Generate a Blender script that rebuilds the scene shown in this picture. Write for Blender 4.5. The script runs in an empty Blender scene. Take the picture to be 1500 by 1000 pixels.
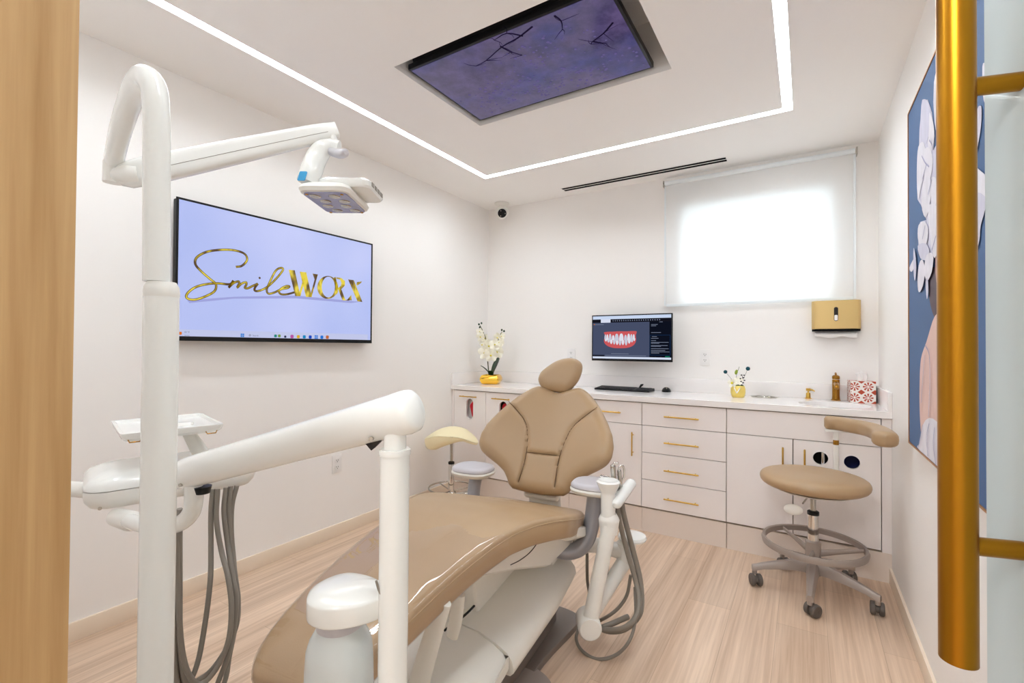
import bpy, bmesh, math, random
import numpy as np
from mathutils import Vector, Matrix

random.seed(4)
S = bpy.context.scene
COL = S.collection
PI = math.pi

# ------------------------------------------------------------ camera, light, exposure
ROOM_W, ROOM_H, FRONT = 2.966, 2.539, -3.56
cam_data = bpy.data.cameras.new('camera')
cam_data.sensor_width = 36.0
cam_data.lens = 36.0 * 689.49 / 1500.0
cam_data.clip_start = 0.02
cam = bpy.data.objects.new('camera', cam_data)
COL.objects.link(cam)
cam.matrix_world = Matrix((
    (0.848416, 0.000302, 0.52933, 2.580116),
    (0.529284, -0.013712, -0.848334, -3.694292),
    (0.007002, 0.999906, -0.011794, 1.230933),
    (0, 0, 0, 1)))
S.camera = cam

world = bpy.data.worlds.new('daylight')
S.world = world
world.use_nodes = True
bgn = world.node_tree.nodes['Background']
bgn.inputs[0].default_value = (0.86, 0.93, 1.0, 1)
bgn.inputs[1].default_value = 3.4

LED_POWER = 38.5
CORRIDOR_FILL_POWER = 38.0
S.view_settings.view_transform = 'Standard'
S.view_settings.look = 'None'
S.view_settings.gamma = 1.0
S.view_settings.exposure = 0.0
try: S.view_settings.use_curve_mapping = False
except Exception: pass
S.cycles.max_bounces = 12
S.cycles.diffuse_bounces = 8
S.cycles.transparent_max_bounces = 16

# ------------------------------------------------------------ materials
def srgb(*c):
    return tuple(((x/255)/12.92 if x/255 <= 0.04045 else ((x/255+0.055)/1.055)**2.4) for x in c)

def mat(name, c, rough=0.5, metal=0.0, var=0.03, scale=6.0, bump=0.0, bscale=200.0, coat=0.0, stretch=(1,1,1), coords='Object', spec=0.5):
    """procedural principled material: base colour varied a little by noise, optional fine bump"""
    m = bpy.data.materials.new(name); m.use_nodes = True
    nt = m.node_tree; N = nt.nodes; Lk = nt.links; b = N['Principled BSDF']
    tc = N.new('ShaderNodeTexCoord'); mp = N.new('ShaderNodeMapping'); mp.inputs['Scale'].default_value = stretch
    Lk.new(tc.outputs[coords], mp.inputs[0])
    no = N.new('ShaderNodeTexNoise'); no.inputs['Scale'].default_value = scale; no.inputs['Detail'].default_value = 4
    Lk.new(mp.outputs[0], no.inputs['Vector'])
    mr = N.new('ShaderNodeMapRange'); mr.inputs[3].default_value = 1-var; mr.inputs[4].default_value = 1+var
    Lk.new(no.outputs['Fac'], mr.inputs[0])
    mx = N.new('ShaderNodeVectorMath'); mx.operation = 'SCALE'; mx.inputs[0].default_value = srgb(*c)
    Lk.new(mr.outputs[0], mx.inputs['Scale']); Lk.new(mx.outputs[0], b.inputs['Base Color'])
    b.inputs['Roughness'].default_value = rough; b.inputs['Metallic'].default_value = metal
    b.inputs['Coat Weight'].default_value = coat; b.inputs['Coat Roughness'].default_value = 0.05
    b.inputs['Specular IOR Level'].default_value = spec
    if bump:
        n2 = N.new('ShaderNodeTexNoise'); n2.inputs['Scale'].default_value = bscale; n2.inputs['Detail'].default_value = 3
        Lk.new(mp.outputs[0], n2.inputs['Vector'])
        bp = N.new('ShaderNodeBump'); bp.inputs['Strength'].default_value = bump; bp.inputs['Distance'].default_value = 0.002
        Lk.new(n2.outputs['Fac'], bp.inputs['Height']); Lk.new(bp.outputs[0], b.inputs['Normal'])
    return m

def emit(name, c, strength=1.0, lin=False):
    m = bpy.data.materials.new(name); m.use_nodes = True
    nt = m.node_tree; nt.nodes.clear()
    o = nt.nodes.new('ShaderNodeOutputMaterial'); e = nt.nodes.new('ShaderNodeEmission')
    e.inputs[0].default_value = (*(c if lin else srgb(*c)), 1); e.inputs[1].default_value = strength
    nt.links.new(e.outputs[0], o.inputs[0])
    return m

def wood_mat(name, c1, c2, rough, plank=None, grain=(60, 1.2, 60), coords='Object'):
    m = bpy.data.materials.new(name); m.use_nodes = True
    nt = m.node_tree; N = nt.nodes; Lk = nt.links; b = N['Principled BSDF']
    tc = N.new('ShaderNodeTexCoord'); mp = N.new('ShaderNodeMapping'); mp.inputs['Scale'].default_value = grain
    Lk.new(tc.outputs[coords], mp.inputs[0])
    n1 = N.new('ShaderNodeTexNoise'); n1.inputs['Scale'].default_value = 1.0; n1.inputs['Detail'].default_value = 5; n1.inputs['Roughness'].default_value = 0.6
    n1.inputs['Distortion'].default_value = 0.3
    Lk.new(mp.outputs[0], n1.inputs['Vector'])
    mp2 = N.new('ShaderNodeMapping'); mp2.inputs['Scale'].default_value = tuple(g*0.2 for g in grain)
    Lk.new(tc.outputs[coords], mp2.inputs[0])
    n2 = N.new('ShaderNodeTexNoise'); n2.inputs['Scale'].default_value = 1.0; n2.inputs['Detail'].default_value = 3
    Lk.new(mp2.outputs[0], n2.inputs['Vector'])
    ad = N.new('ShaderNodeMath'); ad.operation = 'ADD'
    Lk.new(n1.outputs['Fac'], ad.inputs[0]); Lk.new(n2.outputs['Fac'], ad.inputs[1])
    cr = N.new('ShaderNodeValToRGB'); cr.color_ramp.elements[0].position = 0.72; cr.color_ramp.elements[1].position = 1.22
    cr.color_ramp.elements[1].position = 1.0
    mr = N.new('ShaderNodeMapRange'); mr.inputs[1].default_value = 0.7; mr.inputs[2].default_value = 1.3
    Lk.new(ad.outputs[0], mr.inputs[0])
    cr.color_ramp.elements[0].position = 0.0
    cr.color_ramp.elements[0].color = (*srgb(*c1), 1); cr.color_ramp.elements[1].color = (*srgb(*c2), 1)
    Lk.new(mr.outputs[0], cr.inputs[0])
    last = cr.outputs[0]
    if plank:
        mp3 = N.new('ShaderNodeMapping'); mp3.inputs['Rotation'].default_value = (0, 0, PI/2)
        Lk.new(tc.outputs[coords], mp3.inputs[0])
        br = N.new('ShaderNodeTexBrick'); br.inputs['Scale'].default_value = 1.0
        br.inputs['Brick Width'].default_value = plank[1]; br.inputs['Row Height'].default_value = plank[0]
        br.inputs['Mortar Size'].default_value = 0.0012; br.inputs['Mortar Smooth'].default_value = 0.3
        br.inputs['Color1'].default_value = (0.93, 0.93, 0.93, 1); br.inputs['Color2'].default_value = (1.05, 1.05, 1.05, 1)
        br.inputs['Mortar'].default_value = (0.72, 0.68, 0.64, 1); br.offset = 0.37
        Lk.new(mp3.outputs[0], br.inputs['Vector'])
        mu = N.new('ShaderNodeMix'); mu.data_type = 'RGBA'; mu.blend_type = 'MULTIPLY'; mu.inputs['Factor'].default_value = 1
        Lk.new(last, mu.inputs['A']); Lk.new(br.outputs['Color'], mu.inputs['B'])
        last = mu.outputs['Result']
    Lk.new(last, b.inputs['Base Color'])
    b.inputs['Roughness'].default_value = rough
    return m

M = {}
M['wall'] = mat('wall_paint', (245,242,239), 0.6, var=0.01, scale=2, bump=0.05, bscale=300)
M['ceiling'] = mat('ceiling_paint', (246,243,240), 0.7, var=0.01, scale=2)
M['floor'] = wood_mat('pale_oak_planks', (190,160,134), (231,206,182), 0.33, plank=(0.19, 1.25), grain=(70, 1.6, 1))
M['base'] = mat('baseboard_cream', (238,222,202), 0.45, var=0.02)
M['jamb'] = wood_mat('oak_veneer', (170,130,80), (212,176,126), 0.5, grain=(60, 60, 2.0))
M['cabinet'] = mat('cabinet_lacquer', (244,238,236), 0.28, var=0.008)
M['carcass'] = mat('cabinet_interior', (150,135,120), 0.6)
M['plinth'] = mat('plinth_laminate', (232,220,210), 0.4, var=0.01)
M['stone'] = mat('white_quartz', (242,238,236), 0.12, var=0.02, scale=14)
M['porcelain'] = mat('white_porcelain', (244,243,242), 0.08, var=0.01)
M['gold'] = mat('brushed_gold', (210,170,82), 0.28, metal=1, var=0.06, scale=40)
M['handle_gold'] = mat('satin_gold_bar', (170,118,30), 0.3, metal=1, var=0.05, scale=8, stretch=(1,1,0.1))
M['brass'] = mat('antique_brass', (168,122,50), 0.24, metal=1, var=0.08, scale=30)
M['dispenser'] = mat('satin_gold_plastic', (208,178,118), 0.38, metal=0.4, var=0.03, scale=5)
M['planter'] = mat('mirror_gold', (255,205,80), 0.12, metal=1, var=0.05, scale=30)
M['pale_gold'] = mat('pale_gold_foil', (240,215,120), 0.3, metal=0.7, var=0.08, scale=40)
M['white'] = mat('white_enamel', (238,238,234), 0.22, var=0.01, coat=0.3)
M['plastic'] = mat('white_plastic', (236,234,228), 0.35, var=0.012)
M['offwhite'] = mat('warm_white_plastic', (230,227,219), 0.4, var=0.015)
M['leather'] = mat('taupe_upholstery', (171,142,107), 0.36, var=0.05, scale=3, bump=0.12, bscale=350)
M['cream'] = mat('cream_vinyl', (244,231,190), 0.42, var=0.03, scale=4, bump=0.08, bscale=300)
M['seam'] = mat('seam_thread', (96,68,42), 0.7)
M['greytube'] = mat('grey_rubber_tube', (130,122,112), 0.45, var=0.05, scale=20)
M['greymetal'] = mat('blue_grey_enamel', (160,161,168), 0.28, metal=0.35, var=0.03)
M['greypad'] = mat('grey_urethane', (196,193,198), 0.4, var=0.03)
M['basegrey'] = mat('base_plate_grey', (122,112,106), 0.45, var=0.05)
M['stoolgrey'] = mat('stool_base_grey', (158,146,138), 0.4, metal=0.2, var=0.03)
M['wheel'] = mat('caster_grey', (92,84,78), 0.5, var=0.06)
M['chrome'] = mat('chrome', (225,222,218), 0.08, metal=1, var=0.02)
M['steel'] = mat('brushed_steel', (190,186,178), 0.25, metal=1, var=0.05, scale=60)
M['black'] = mat('black_plastic', (12,12,14), 0.4, var=0.1, spec=0.3)
M['matblack'] = mat('matt_black', (8,8,8), 0.8, var=0.1, spec=0.1)
M['dark'] = mat('dark_cavity', (40,34,32), 0.8)
M['bottle'] = mat('milky_bottle', (214,220,220), 0.25, var=0.01)
M['blue'] = mat('blue_sticker', (60,160,215), 0.5)
M['paper'] = mat('white_paper', (246,244,242), 0.8, var=0.01)
M['red'] = mat('red_liner', (205,22,40), 0.4, var=0.15, scale=30)
M['navy'] = mat('blue_liner', (20,30,110), 0.4, var=0.2, scale=30)
M['leaf'] = mat('orchid_leaf', (28,58,30), 0.35, var=0.2, scale=20)
M['stem'] = mat('plant_stem', (86,84,48), 0.6, var=0.1)
M['petal'] = mat('orchid_petal', (250,247,232), 0.6, var=0.02)
M['yellow'] = mat('flower_yellow', (222,205,40), 0.6, var=0.1)
M['moss'] = mat('green_moss', (70,96,26), 0.9, var=0.4, scale=120)
M['lime'] = mat('pale_green_leaf', (140,160,50), 0.5)
M['teal'] = mat('teal_pom', (14,72,84), 0.9, var=0.3, scale=150, bump=0.6, bscale=500)
M['bead'] = mat('black_bead', (26,24,30), 0.4)
M['blindrail'] = mat('blind_rail', (236,242,245), 0.35, var=0.01)
M['canvas'] = mat('painted_blue', (62,96,142), 0.65, var=0.1, scale=1.6, bump=0.05)
M['pt_white'] = mat('painted_white', (226,223,232), 0.6, var=0.16, scale=9, stretch=(1,5,1.5))
M['pt_shadow'] = mat('painted_lilac_grey', (160,158,188), 0.6, var=0.08, scale=30)
M['pt_skin'] = mat('painted_skin', (222,188,178), 0.6, var=0.06, scale=10)
M['pt_skin2'] = mat('painted_skin_dark', (176,130,124), 0.6, var=0.08, scale=10)
M['pt_hair'] = mat('painted_hair', (74,54,66), 0.6, var=0.1, scale=30)
M['pt_blue2'] = mat('painted_deep_blue', (52,78,118), 0.65, var=0.06, scale=5)
M['frame'] = mat('copper_frame', (190,134,84), 0.35, metal=0.7)
M['socket'] = mat('outlet_white', (240,238,236), 0.3)

def blind_mat():
    m = bpy.data.materials.new('sheer_blind_fabric'); m.use_nodes = True
    nt = m.node_tree; N = nt.nodes; Lk = nt.links; N.clear()
    o = N.new('ShaderNodeOutputMaterial'); d = N.new('ShaderNodeBsdfDiffuse'); t = N.new('ShaderNodeBsdfTranslucent'); mx = N.new('ShaderNodeMixShader')
    tc = N.new('ShaderNodeTexCoord'); w = N.new('ShaderNodeTexNoise'); w.inputs['Scale'].default_value = 400
    Lk.new(tc.outputs['Object'], w.inputs['Vector'])
    mr = N.new('ShaderNodeMapRange'); mr.inputs[3].default_value = 0.31; mr.inputs[4].default_value = 0.37
    Lk.new(w.outputs['Fac'], mr.inputs[0]); Lk.new(mr.outputs[0], mx.inputs[0])
    d.inputs[0].default_value = (0.96, 0.96, 0.95, 1); t.inputs[0].default_value = (0.93, 0.95, 0.97, 1)
    Lk.new(d.outputs[0], mx.inputs[1]); Lk.new(t.outputs[0], mx.inputs[2]); Lk.new(mx.outputs[0], o.inputs[0])
    return m
M['blind'] = blind_mat()

def two_sided_fresnel(nt, ior):
    N = nt.nodes; g = N.new('ShaderNodeNewGeometry'); m = N.new('ShaderNodeMapRange'); f_ = N.new('ShaderNodeFresnel')
    m.inputs[3].default_value = ior; m.inputs[4].default_value = 1/ior
    nt.links.new(g.outputs['Backfacing'], m.inputs[0]); nt.links.new(m.outputs[0], f_.inputs[0])
    return f_

def glass_mat(name, tint, frost=0.0):
    m = bpy.data.materials.new(name); m.use_nodes = True
    nt = m.node_tree; N = nt.nodes; Lk = nt.links; N.clear()
    o = N.new('ShaderNodeOutputMaterial'); tr = N.new('ShaderNodeBsdfTransparent'); tr.inputs[0].default_value = (*tint, 1)
    gl = N.new('ShaderNodeBsdfGlossy'); gl.inputs['Roughness'].default_value = 0.02
    fr = two_sided_fresnel(nt, 1.5)
    mx = N.new('ShaderNodeMixShader'); Lk.new(fr.outputs[0], mx.inputs[0]); Lk.new(tr.outputs[0], mx.inputs[1]); Lk.new(gl.outputs[0], mx.inputs[2])
    last = mx
    if frost:
        d = N.new('ShaderNodeBsdfDiffuse'); d.inputs[0].default_value = (0.74, 0.79, 0.8, 1)
        t = N.new('ShaderNodeBsdfTranslucent'); t.inputs[0].default_value = (0.82, 0.88, 0.88, 1)
        m1 = N.new('ShaderNodeMixShader'); m1.inputs[0].default_value = 0.5; Lk.new(d.outputs[0], m1.inputs[1]); Lk.new(t.outputs[0], m1.inputs[2])
        m2 = N.new('ShaderNodeMixShader'); m2.inputs[0].default_value = frost; Lk.new(mx.outputs[0], m2.inputs[1]); Lk.new(m1.outputs[0], m2.inputs[2])
        last = m2
    Lk.new(last.outputs[0], o.inputs[0])
    return m
M['glass'] = glass_mat('clear_glass', (0.93, 0.97, 0.97))
M['frosted'] = glass_mat('frosted_glass', (0.8, 0.86, 0.87), 0.86)

def film_mat():
    m = bpy.data.materials.new('clear_vinyl_film'); m.use_nodes = True
    nt = m.node_tree; N = nt.nodes; Lk = nt.links; N.clear()
    o = N.new('ShaderNodeOutputMaterial'); tr = N.new('ShaderNodeBsdfTransparent'); tr.inputs[0].default_value = (0.985, 0.975, 0.975, 1)
    gl = N.new('ShaderNodeBsdfGlossy'); gl.inputs['Roughness'].default_value = 0.015
    tc = N.new('ShaderNodeTexCoord'); mp = N.new('ShaderNodeMapping'); mp.inputs['Scale'].default_value = (14, 3, 6)
    n = N.new('ShaderNodeTexNoise'); n.inputs['Scale'].default_value = 1.0; n.inputs['Detail'].default_value = 3
    Lk.new(tc.outputs['Object'], mp.inputs[0]); Lk.new(mp.outputs[0], n.inputs['Vector'])
    bp = N.new('ShaderNodeBump'); bp.inputs['Strength'].default_value = 0.16; bp.inputs['Distance'].default_value = 0.006
    Lk.new(n.outputs['Fac'], bp.inputs['Height']); Lk.new(bp.outputs[0], gl.inputs['Normal'])
    fr = two_sided_fresnel(nt, 1.5); Lk.new(bp.outputs[0], fr.inputs['Normal'])
    mx = N.new('ShaderNodeMixShader'); Lk.new(fr.outputs[0], mx.inputs[0]); Lk.new(tr.outputs[0], mx.inputs[1]); Lk.new(gl.outputs[0], mx.inputs[2])
    Lk.new(mx.outputs[0], o.inputs[0])
    return m
M['film'] = film_mat()

# ------------------------------------------------------------ mesh helpers
def catmull(P, k):
    P = [Vector(p) for p in P]
    if k <= 1 or len(P) < 3: return P
    out = []
    for i in range(len(P)-1):
        p0 = P[i-1] if i else P[0]*2-P[1]; p1 = P[i]; p2 = P[i+1]; p3 = P[i+2] if i+2 < len(P) else P[-1]*2-P[-2]
        for j in range(k):
            t = j/k
            out.append(0.5*((2*p1)+(-p0+p2)*t+(2*p0-5*p1+4*p2-p3)*t*t+(-p0+3*p1-3*p2+p3)*t**3))
    out.append(P[-1]); return out

class MB:
    def __init__(s): s.bm = bmesh.new()
    def box(s, x0, x1, y0, y1, z0, z1, bev=0.0, seg=2, rot=None):
        r = bmesh.ops.create_cube(s.bm, size=1.0)
        vs = r['verts']
        c = Vector(((x0+x1)/2, (y0+y1)/2, (z0+z1)/2))
        for v in vs:
            v.co = Vector((v.co.x*(x1-x0), v.co.y*(y1-y0), v.co.z*(z1-z0)))
            if rot is not None: v.co = rot @ v.co
            v.co += c
        if bev:
            es = list({e for v in vs for e in v.link_edges})
            bmesh.ops.bevel(s.bm, geom=es, offset=bev, segments=seg, profile=0.6, affect='EDGES')
        return s
    def rings(s, rings, cap=True, close=False):
        n = len(rings[0]); V = [[s.bm.verts.new(p) for p in rg] for rg in rings]
        m = len(V)
        for i in range(m if close else m-1):
            a = V[i]; b = V[(i+1) % m]
            for j in range(n):
                s.bm.faces.new((a[j], a[(j+1) % n], b[(j+1) % n], b[j]))
        if cap and not close:
            s.bm.faces.new(list(reversed(V[0]))); s.bm.faces.new(V[-1])
        return s
    def tube(s, P, r, n=12, k=6, flat=1.0, up=None, cap=True, rnd=False):
        m0 = len(P); R = [r]*m0 if not isinstance(r, (list, tuple)) else list(r)
        Q = catmull(P, k)
        if k > 1 and m0 >= 3:
            RR = []
            for i in range(m0-1):
                for j in range(k): RR.append(R[i]+(R[i+1]-R[i])*j/k)
            RR.append(R[-1])
        else: RR = R
        T = [(Q[min(i+1, len(Q)-1)]-Q[max(i-1, 0)]).normalized() for i in range(len(Q))]
        a = Vector(up) if up else (Vector((0, 0, 1)) if abs(T[0].z) < 0.9 else Vector((1, 0, 0)))
        rings = []
        Nn = (a-T[0]*a.dot(T[0])).normalized()
        if rnd:      # rounded ends
            def cape(q, t, rr, sgn):
                return [(q+t*sgn*rr*math.sin(x), rr*math.cos(x)) for x in (0.35*PI, 0.22*PI, 0.1*PI)]
            pre = cape(Q[0], T[0], RR[0], -1); post = cape(Q[-1], T[-1], RR[-1], 1)[::-1]
            Q = [p for p, _ in pre]+Q+[p for p, _ in post]; T = [T[0]]*3+T+[T[-1]]*3; RR = [x for _, x in pre]+RR+[x for _, x in post]
        for i, q in enumerate(Q):
            Nn = (Nn-T[i]*Nn.dot(T[i])).normalized(); B = T[i].cross(Nn)
            rings.append([q+(Nn*math.cos(2*PI*j/n)+B*math.sin(2*PI*j/n)*flat)*RR[i] for j in range(n)])
        return s.rings(rings, cap)
    def lathe(s, prof, c=(0, 0, 0), n=32, axis=None, cap=True, sx=1.0, sy=1.0):
        c = Vector(c); Rm = Vector((0, 0, 1)).rotation_difference(Vector(axis)).to_matrix() if axis else Matrix.Identity(3)
        rings = [[c+Rm @ Vector((max(r, 1e-4)*math.cos(2*PI*j/n)*sx, max(r, 1e-4)*math.sin(2*PI*j/n)*sy, z)) for j in range(n)] for r, z in prof]
        return s.rings(rings, cap)
    def plate(s, outer, holes, fn, d):
        """flat plate with real holes: 2-D outlines, fn maps (u,v,depth)->point"""
        bm = bmesh.new(); es = []
        for lp in [outer]+holes:
            vs = [bm.verts.new((p[0], p[1], 0)) for p in lp]
            for i in range(len(vs)): es.append(bm.edges.new((vs[i], vs[(i+1) % len(vs)])))
        bmesh.ops.triangle_fill(bm, edges=es, use_beauty=True, use_dissolve=False)
        bm.verts.ensure_lookup_table()
        for v in bm.verts: v.index
        bm.verts.index_update()
        A = [s.bm.verts.new(fn(v.co.x, v.co.y, 0)) for v in bm.verts]
        B = [s.bm.verts.new(fn(v.co.x, v.co.y, d)) for v in bm.verts]
        for f_ in bm.faces:
            ix = [v.index for v in f_.verts]
            s.bm.faces.new([A[i] for i in ix]); s.bm.faces.new([B[i] for i in reversed(ix)])
        for e in bm.edges:
            if len(e.link_faces) == 1:
                i, j = e.verts[0].index, e.verts[1].index
                s.bm.faces.new((A[i], A[j], B[j], B[i]))
        bm.free(); return s
    def prism(s, poly, fn, d0, d1):
        a = [s.bm.verts.new(fn(p[0], p[1], d0)) for p in poly]; b = [s.bm.verts.new(fn(p[0], p[1], d1)) for p in poly]
        n = len(poly)
        s.bm.faces.new(a); s.bm.faces.new(list(reversed(b)))
        for i in range(n): s.bm.faces.new((a[i], b[i], b[(i+1) % n], a[(i+1) % n]))
        return s
    def grid(s, G, closed=False):
        V = [[s.bm.verts.new(p) for p in row] for row in G]
        for i in range(len(V)-1):
            for j in range(len(V[0])-1):
                s.bm.faces.new((V[i][j], V[i][j+1], V[i+1][j+1], V[i+1][j]))
        return s
    def ball(s, c, r, sx=1, sy=1, sz=1, n=16, rot=None):
        o = bmesh.ops.create_uvsphere(s.bm, u_segments=n, v_segments=max(6, n//2), radius=r)
        for v in o['verts']:
            p = Vector((v.co.x*sx, v.co.y*sy, v.co.z*sz))
            if rot is not None: p = rot @ p
            v.co = p+Vector(c)
        return s
    def obj(s, name, m, parent=None, smooth=True, ang=38, bevel=0, subsurf=0, weld=False):
        bm = s.bm
        if weld: bmesh.ops.remove_doubles(bm, verts=bm.verts, dist=1e-5)
        bmesh.ops.recalc_face_normals(bm, faces=bm.faces)
        if smooth:
            for f_ in bm.faces: f_.smooth = True
            for e in bm.edges:
                if len(e.link_faces) == 2 and e.calc_face_angle(0) > math.radians(ang): e.smooth = False
        me = bpy.data.meshes.new(name); bm.to_mesh(me); bm.free()
        me.materials.append(M[m] if isinstance(m, str) else m)
        o = bpy.data.objects.new(name, me); COL.objects.link(o)
        if parent: o.parent = parent
        if bevel:
            b = o.modifiers.new('bevel', 'BEVEL'); b.width = bevel; b.segments = 2; b.limit_method = 'ANGLE'
        if subsurf:
            b = o.modifiers.new('sub', 'SUBSURF'); b.levels = subsurf; b.render_levels = subsurf
        return o

def tag(o, label, cat, group=None):
    o['label'] = label; o['category'] = cat
    if group: o['group'] = group
    return o
def thing(name, label, cat, loc=(0, 0, 0), rz=0.0, group=None):
    o = bpy.data.objects.new(name, None); COL.objects.link(o); o.empty_display_size = 0.1
    o.location = loc; o.rotation_euler = (0, 0, rz)
    return tag(o, label, cat, group)
def struct(o, label=None):
    o['kind'] = 'structure'
    if label: o['label'] = label
    return o
def copy_thing(o, loc, rz, label):
    r_ = o.copy(); COL.objects.link(r_); r_.location = loc; r_.rotation_euler = (0, 0, rz); r_['label'] = label
    for ch in list(o.children):
        c = ch.copy(); COL.objects.link(c); c.parent = r_
        for g in list(ch.children):
            d = g.copy(); COL.objects.link(d); d.parent = c
    return r_

def circle(cx, cy, rx, ry=None, n=40):
    ry = ry or rx
    return [(cx+rx*math.cos(2*PI*i/n), cy+ry*math.sin(2*PI*i/n)) for i in range(n)]
def rect(x0, x1, y0, y1): return [(x0, y0), (x1, y0), (x1, y1), (x0, y1)]
def rrect(x0, x1, y0, y1, r_, n=6):
    out = []
    for cx, cy, a0 in ((x1-r_, y1-r_, 0), (x0+r_, y1-r_, PI/2), (x0+r_, y0+r_, PI), (x1-r_, y0+r_, 1.5*PI)):
        for i in range(n+1): out.append((cx+r_*math.cos(a0+PI/2*i/n), cy+r_*math.sin(a0+PI/2*i/n)))
    return out

def seg_dist(P, poly, closed=True):
    """distance from points P (n,2) to a polyline"""
    P = np.asarray(P, float); Q = np.asarray(poly, float); D = np.full(len(P), 1e9)
    m = len(Q) if closed else len(Q)-1
    for i in range(m):
        a = Q[i]; b = Q[(i+1) % len(Q)]; ab = b-a; t = np.clip(((P-a)@ab)/max(ab@ab, 1e-12), 0, 1)
        D = np.minimum(D, np.hypot(*(P-(a+t[:, None]*ab)).T))
    return D

def cushion(mb, W, Lspan, lo, hi, surf, tf, tb, er, grooves=(), nu=56, nv=72, crown=0.0, gd=0.008, gw=0.008, pw=2.0):
    """upholstered pad: half width W(v), end curves lo(t)/hi(t); surf(t,l)->(point,normal); closes at its rim"""
    us = np.sin(np.linspace(-PI/2, PI/2, nu)); vs = (1-np.cos(np.linspace(0, PI, nv)))/2
    us = 0.5*us+0.5*np.linspace(-1, 1, nu); vs = 0.4*vs+0.6*np.linspace(0, 1, nv)
    TL = np.zeros((nv, nu, 2))
    for i, v in enumerate(vs):
        wv = W(v)
        for j, u_ in enumerate(us):
            t = u_*wv; TL[i, j] = (t, lo(t)+(hi(t)-lo(t))*v)
    rim = np.concatenate([TL[0, :], TL[1:, -1], TL[-1, -2::-1], TL[-2:0:-1, 0]])
    P = TL.reshape(-1, 2); d = seg_dist(P, rim)
    x = np.clip(d/er, 0, 1); h = np.clip(1-(1-x)**pw, 0, 1)**(1/pw)
    cr = 1+crown*np.clip(d/0.15, 0, 1)
    g = np.zeros(len(P))
    for gl in grooves:
        dd = seg_dist(P, gl, False); g = np.maximum(g, gd*np.exp(-(dd/gw)**2)+gd*0.5*np.exp(-(dd/(gw*3))**2))
    F = [[None]*nu for _ in range(nv)]; B = [[None]*nu for _ in range(nv)]
    for i in range(nv):
        for j in range(nu):
            k = i*nu+j; p, n = surf(*TL[i, j])
            F[i][j] = p+n*(h[k]*tf*cr[k]-g[k]*min(1, x[k]*1.0)); B[i][j] = p-n*(h[k]*tb)
    mb.grid(F); mb.grid([r_[::-1] for r_ in B])
    return mb

def polar_pad(mb, outline, surf, tf, tb, er, rings=10):
    """soft pad with a free star-shaped outline"""
    O_ = np.array(outline, float); c = O_.mean(0); n = len(O_)
    F = []; B = []
    for i in range(rings+1):
        k = math.sin(PI/2*i/rings)
        ring = c+(O_-c)*k; d = seg_dist(ring, O_); x = np.clip(d/er, 0, 1); h = np.sqrt(1-(1-x)**2)
        rf = []; rb = []
        for j in range(n):
            p, nn = surf(*ring[j]); rf.append(p+nn*tf*h[j]); rb.append(p-nn*tb*h[j])
        F.append(rf+[rf[0]]); B.append(rb+[rb[0]])
    mb.grid(F); mb.grid([r_[::-1] for r_ in B])
    return mb
def smooth_loop(P, k=5):
    P = [Vector((p[0], p[1], 0)) for p in P]; n = len(P); out = []
    for i in range(n):
        p0, p1, p2, p3 = P[i-1], P[i], P[(i+1) % n], P[(i+2) % n]
        for j in range(k):
            t = j/k; q = 0.5*((2*p1)+(-p0+p2)*t+(2*p0-5*p1+4*p2-p3)*t*t+(-p0+3*p1-3*p2+p3)*t**3)
            out.append((q.x, q.y))
    return out

# ============================================================ the room
W_, H_ = ROOM_W, ROOM_H
CORR = -5.3
struct(MB().box(-1.4, 4.2, CORR-.1, .15, -.08, 0).obj('floor', 'floor'), 'pale oak plank floor')
# ceiling with a real opening for the recessed television
HX0, HX1, HY0, HY1 = .943, 2.048, -2.134, -1.445
LX0, LX1, LY0, LY1, LW = .458, 2.522, -3.25, -.711, .050
cb_ = MB().plate(rect(-1.4, 4.2, CORR-.1, .15), [rect(LX0, LX1, LY0, LY1)], lambda a, b, d: (a, b, H_+d), .02)
cb_.plate(rect(LX0+LW, LX1-LW, LY0+LW, LY1-LW), [rect(HX0, HX1, HY0, HY1)], lambda a, b, d: (a, b, H_+d), .02)
cb_.plate(rect(LX0-.05, LX1+.05, LY0-.05, LY1+.05), [rect(HX0-.021, HX1+.021, HY0-.021, HY1+.021)], lambda a, b, d: (a, b, H_+.026+d), .02)
struct(cb_.obj('ceiling', 'ceiling', smooth=False))
rc = MB()
rc.box(HX0-.02, HX0, HY0-.02, HY1+.02, H_+.02, H_+.26).box(HX1, HX1+.02, HY0-.02, HY1+.02, H_+.02, H_+.26)
rc.box(HX0, HX1, HY0-.02, HY0, H_+.02, H_+.26).box(HX0, HX1, HY1, HY1+.02, H_+.02, H_+.26).box(HX0-.02, HX1+.02, HY0-.02, HY1+.02, H_+.26, H_+.28)
struct(rc.obj('trim_1', 'ceiling', smooth=False), 'painted recess in the ceiling around the television')
struct(MB().box(-.12, 0, FRONT, .15, 0, H_).obj('wall_left', 'wall', smooth=False))
struct(MB().box(W_, W_+.12, FRONT-.16, .15, 0, H_).obj('wall_right', 'wall', smooth=False))
WX0, WX1, WZ0, WZ1 = 1.79, 2.72, 1.562, 2.285
struct(MB().plate(rect(0, W_, 0, H_), [rect(WX0, WX1, WZ0, WZ1)], lambda a, b, d: (a, d, b), .15).obj('wall_back', 'wall', smooth=False))
struct(MB().box(-1.4, 2.02, FRONT-.14, FRONT, 0, H_).obj('wall_front', 'wall', smooth=False))
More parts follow.
